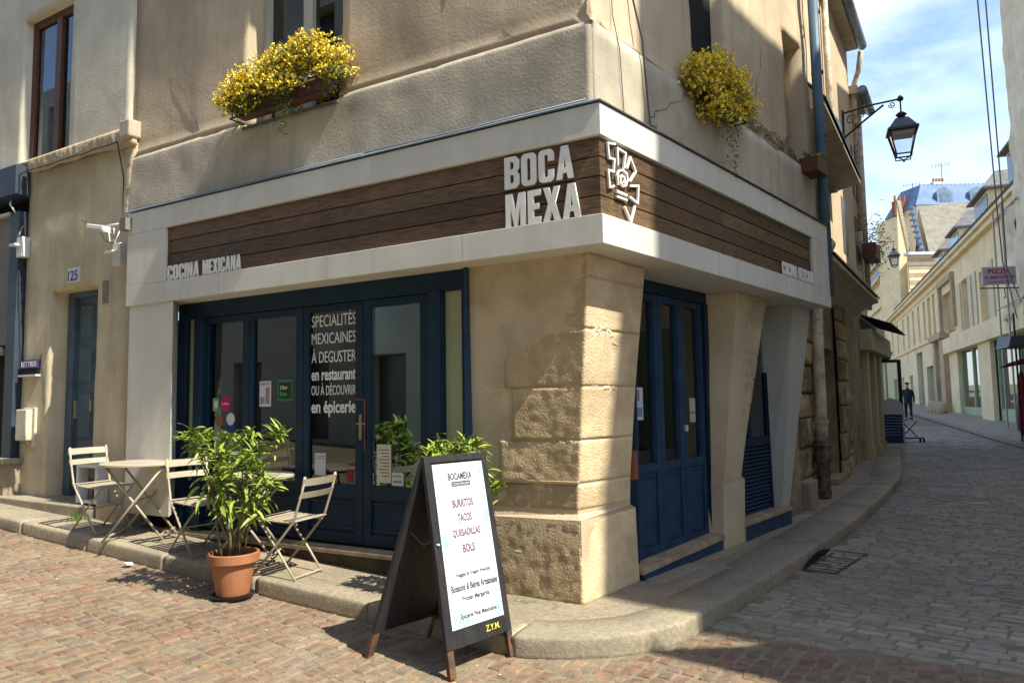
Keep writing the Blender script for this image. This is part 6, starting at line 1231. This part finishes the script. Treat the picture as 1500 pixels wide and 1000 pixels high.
for k, ud in enumerate((.12, .85)):
    m = MB(); m.tube([q(ud, .62, -sgn*.02), (q(ud, .60, 0)+q2(ud, .60, 0))/2-Vector((0, 0, .05)), q2(ud, .62, 0)], .003, 5); m.build('stay_cord', flat('cord', (.2, .15, .12), .8), sb)
MB().lathe([(0, -.006), (.012, -.004), (.012, .004), (0, .006)], q(.045, .58, sgn*.02), 10).build('screw_head', PAPER, sb)

# flower boxes
def flowers(name, f, s0, s1, o0, o1, z0, label, blobs, trail, seed, tintm=1.0):
    random.seed(seed); r = thing(name, label, 'flower box', f.p((s0+s1)/2, (o0+o1)/2, z0))
    B(f, s0, s1, o0+.03, o1-.03, z0+.03, z0+.16, 'planter', WOODW, r, bevel=.006)
    m = MB()
    for z in (z0+.02, z0+.17): m.tube([f.p(s0-.05, o0, z), f.p(s0-.05, o1, z), f.p(s1+.05, o1, z), f.p(s1+.05, o0, z)], .008, 6)
    k = int((s1-s0)/.11)
    for i in range(k+1): m.tube([f.p(s0+(s1-s0)*i/k, o1+.008, z0+.02), f.p(s0+(s1-s0)*i/k, o1+.008, z0+.17)], .005, 5)
    m.build('railing', IRON, r)
    fo = MB(); pe = MB()
    sm_ = sum(b_[0] for b_ in blobs)/len(blobs)
    for (bs_, bo, bz, rs, ro, rz, n) in blobs:
        bs_ = sm_+(bs_-sm_)*.88; rs *= .8; ro *= .8; rz *= .78; n = int(n*.8)
        for _ in range(n):
            a, b_, c_ = [max(-.62, min(.62, random.gauss(0, .42))) for _q in range(3)]; p = f.p(bs_+a*rs, bo+b_*ro, bz+c_*rz); 
            d = Vector((random.uniform(-1, 1), random.uniform(-1, 1), random.uniform(-.3, 1))).normalized()*random.uniform(.04, .08); e = d.orthogonal().normalized()*.005; fo.add([p-e, p+d, p+e], [(0, 1, 2)], tr(.35))
            if c_ > -.6 and random.random() < (.95 if noise.noise(Vector((p.x*7, p.y*7, p.z*7))) > -.08 else .25):
                q = p+d; kx = random.uniform(.9, 1.1)
                for _k in range(6):
                    u = Vector((random.gauss(0, 1), random.gauss(0, 1), random.gauss(0, 1))).normalized(); v = u.orthogonal().normalized(); w_ = random.uniform(.006, .0125); cc_ = q+u*random.uniform(.003, .025); x = u.cross(v)
                    pe.add([cc_+v*w_, cc_+x*w_, cc_-v*w_, cc_-x*w_], [(0, 1, 2, 3)], (kx, kx*random.uniform(.85, 1.1), kx))
    tag(fo.build('foliage', LEAFD, r, norm=False), kind='stuff'); tag(pe.build('blossoms', PETAL, r, norm=False), kind='stuff')
    tm = MB()
    for (ts, to, tz, L) in trail:
        p = f.p(ts, to, tz)
        for k in range(int(L/.018)):
            p = p+Vector((random.uniform(-.010, .010), random.uniform(-.010, .010), -.018))
            for _ in range(2):
                a = random.uniform(0, 2*pi); d = Vector((cos(a), sin(a), random.uniform(-.6, .5))).normalized()*random.uniform(.04, .075); e = d.cross(Vector((0, 0, 1))).normalized()*.006; tm.add([p, p+d*.5+e, p+d, p+d*.5-e], [(0, 1, 2, 3)], (random.uniform(.8, 1.5),)*3)
    tag(tm.build('trailing_stems', mat('trailing_leaf', (.16, .22, .07), (.10, .15, .045), scale=5, tint=True), r, norm=False), kind='stuff'); return r
bl = [(3.86, .04, 4.47, .26, .2, .22, 800), (3.62, .05, 4.56, .35, .22, .26, 1100), (3.3, .03, 4.62, .3, .22, .22, 900), (3.0, .03, 4.68, .35, .22, .26, 1100), (2.72, .03, 4.66, .30, .22, .26, 1100), (2.48, .0, 4.53, .28, .2, .24, 800), (3.7, .1, 4.38, .35, .12, .2, 500), (3.1, .1, 4.45, .5, .12, .2, 500)]
flowers('window_flower_box', FL, 2.68, 3.80, -.12, .06, 4.27, 'yellow flowering window box above the left fascia', bl, [(3.10, .10, 4.45, .50), (3.16, .11, 4.42, .42), (3.05, .08, 4.4, .3), (3.0, .10, 4.45, .45), (3.12, .12, 4.5, .52), (2.55, .08, 4.45, .25), (3.7, .08, 4.4, .2)], 3)
bl = [(1.62, .0, 4.34, .30, .24, .28, 900), (1.9, .0, 4.50, .34, .26, .26, 1000), (2.3, .0, 4.46, .34, .26, .24, 1000), (2.62, .0, 4.34, .3, .24, .24, 700), (1.95, .05, 4.12, .5, .2, .24, 600)]
flowers('window_flower_box', FR, 1.80, 2.45, -.10, .07, 4.14, 'yellow flowering window box round the corner above the side street', bl, [(2.2, .05, 4.15, .55), (2.05, .06, 4.1, .5), (2.35, .03, 4.15, .58), (2.15, .08, 4.2, .3)], 4, .8)
random.seed(77)
sp = thing('small_plant_trough', 'small wooden trough with green shoots beside the blue downpipe', 'planter', FR.p(4.9, .0, 4.2)); B(FR, 4.62, 5.0, -.14, .08, 4.20, 4.38, 'trough', WOODW, sp, bevel=.006); m = MB()
for _ in range(90):
    p = FR.p(random.uniform(4.63, 5.0), random.uniform(-.1, .08), 4.38); a = random.uniform(0, 6.28); d = Vector((cos(a)*.6, sin(a)*.6, random.uniform(.2, 1.2)))*.11; e = Vector((-sin(a), cos(a), 0))*.012; m.add([p, p+d*.5+e, p+d, p+d*.5-e], [(0, 1, 2, 3)], tr(.3))
tag(m.build('shoots', LEAF, sp, norm=False), kind='stuff')
fb = thing('far_flower_box', 'dark window box with straggling flowers on the plaster house', 'flower box', FP.p(9.2, .3, 5.3)); B(FP, 8.6, 9.6, .05, .35, 4.75, 5.1, 'planter', WOODW, fb); m = MB()
for _ in range(500):
    p = FP.p(9.2+random.gauss(0, .35), .3+random.gauss(0, .14), 5.2+random.gauss(-.05, .33)); a = random.uniform(0, 6.28); d = Vector((cos(a), sin(a), random.uniform(-.8, .8)))*.08; e = d.orthogonal().normalized()*.018; m.add([p, p+d*.5+e, p+d, p+d*.5-e], [(0, 1, 2, 3)], (random.uniform(.7, 2.2), random.uniform(.7, 1.2), .8))
tag(m.build('foliage', LEAFD, fb, norm=False), kind='stuff')
# moss on the damp wall patch along the side street
m = MB()
for _ in range(2600):
    s_ = random.uniform(2.8, 5.0); top = 4.31+.48*max(0, noise.noise(Vector((s_*2.2, 0, 5)))+.35)
    z = 4.32+(top-4.32)*random.random()**1.6; 
    if 4.36 < s_: z = 4.32+(top-4.32)*random.random()*.5
    p = FR.p(s_, -.158-.012*max(0, z-4.4)+random.uniform(0, .006), z); d = Vector((random.uniform(-1, 1), random.uniform(-1, 1), random.uniform(.2, 1)))*.016; e = d.orthogonal().normalized()*.006; m.add([p-e, p+d, p+e], [(0, 1, 2)])
tag(m.build('wall_moss', MOSS, norm=False, origin=FR.p(4, 0, 4.3)), 'dark green moss growing on the damp wall above the side fascia', 'moss', kind='stuff')
# wires on the corner
m = MB(); m.tube([FR.p(1.0, -.135, 7.2), FR.p(.78, -.135, 5.6), FR.p(.72, -.135, 4.8), FR.p(.80, -.09, 4.4), FR.p(.86, -.09, 3.9), FR.p(.84, -.06, 3.68)], .008, 6); m.tube([FR.p(.45, -.15, 7.2), FR.p(.42, -.15, 5.4), FR.p(.46, -.155, 4.5), FR.p(.46, -.10, 4.2), FR.p(.50, -.10, 3.7)], .0035, 5); m.lathe([(0, -.03), (.03, -.02), (.03, .02), (0, .03)], FR.p(.84, -.04, 3.66), 8)
tag(m.build('facade_wire', MATS['dark_cable'], origin=FR.p(.8, -.1, 5)), 'dark wires running down the sunlit corner to the fascia', 'wire')

# ================================================================== BUILDINGS BEHIND THE CAMERA AND ACROSS (reflections, shade)
ob = thing('opposite_building', 'cream building row on the far side of the main street', 'building', FL.p(0, 7.5, 0)); hs = []
for k in range(19):
    for z in (.6, 4.4, 7.6, 10.6): hs.append((-11.2+k*2.6, -10.0+k*2.6, z, z+2.2))
ow = wall(Fr((OX[0]-.505*9.2, OX[1]-.863*9.2), -59.66, 1), -13, 40, -.1, 13.5, lambda s, z: 0, .4, hs, 2.0, 0.0); ow.build('facade', mat('opposite_wall', (.58, .56, .46), (.46, .45, .38), scale=.7), ob)
B(Fr((OX[0]-.505*9.2, OX[1]-.863*9.2), -59.66, 1), -13, 40, -3, -.42, -.1, 13.4, 'inside', FARDK, ob)
sh = thing('street_corner_block', 'tall plaster block on the opposite corner of the side street', 'building', FR.p(1.05, 6.6, 0))
SB_S, SB_O = 1.72, 6.6
B(FR, SB_S, 9, SB_O, SB_O+9, -.2, 14.35, 'walls', CREAM, sh)
B(FR, SB_S+.0, 3.1, SB_O+.3, SB_O+6, 14.35, 16.4, 'attic', CREAM, sh)
MB().prism([FR.p(.63, 6.6, -.2), FR.p(1.715, 6.6, -.2), FR.p(1.715, 6.6, 6.62), FR.p(.63, 6.6, 8.15)], [FR.p(.63, 9.5, -.2), FR.p(1.715, 9.5, -.2), FR.p(1.715, 9.5, 6.62), FR.p(.63, 9.5, 8.15)]).build('shade_wing', CREAM, sh)  # added unseen wedge, shaped to cast the shadow band across the road
rb2 = B(FR, 9.01, 14, 6.3, 14, -.2, 14.2, 'rear_wing', CREAM, sh)

GRP = {'person': 'people in the side street', 'wall_lantern': 'wall lanterns over the side street', 'junction_box': 'white boxes on the left house', 'window_flower_box': 'yellow window flower boxes', 'potted_plant': 'green shrubs outside the restaurant', 'tv_antenna': 'television aerials on the far roofs', 'sticker': 'stickers on the shopfront glass', 'poster': 'event posters on the glass', 'notice': 'notices on the glass'}
for o in list(COL.objects):
    if o.parent is None and o.get('category') and o.name.split('.')[0] in GRP and not o.get('group'): o['group'] = GRP[o.name.split('.')[0]]

def crack(f, s0, z0, ds, dz, n, out, parent, sd_):
    random.seed(sd_); P = []; s_, z_ = s0, z0
    for i in range(n): P.append(f.p(s_, out(s_, z_)+.0015, z_)); s_ += ds+random.uniform(-.03, .03); z_ += dz+random.uniform(-.03, .03)
    MB().tube(P, [.0032*(1-.7*i/n) for i in range(n)], 4).build('plaster_crack', MATS['dark_cable'], parent)
crack(FL, 1.4, 4.9, -.012, .07, 26, outL, R_, 1); crack(FL, 4.6, 4.4, .03, .06, 16, outL, R_, 2); crack(FR, .9, 3.75, .04, .03, 22, outR, R_, 3); crack(FR, 3.3, 4.6, .03, .07, 14, outR, R_, 5)
crack(FL, 6.0, 3.3, .05, .035, 18, outH, lh, 4); crack(FL, 7.6, 2.2, -.01, -.07, 14, outH, lh, 6)
GRV = flat('board_joint_grey', (.30, .28, .25), .7)
for s_ in (1.18, 2.62, 4.05): B(FL, s_, s_+.003, -.01, .0006, 2.603, 2.81, 'board_joint', GRV, R_)
for s_ in (2.1, 3.9): B(FL, s_, s_+.003, -.01, .0006, 3.38, 3.61, 'board_joint', GRV, R_)
for s_ in (1.9, 3.6): B(FR, s_, s_+.003, -.01, .0006, 2.603, 2.81, 'board_joint', GRV, R_)
B(FL, 4.899, 4.902, -.01, .0007, 2.603, 2.81, 'board_joint', GRV, R_)
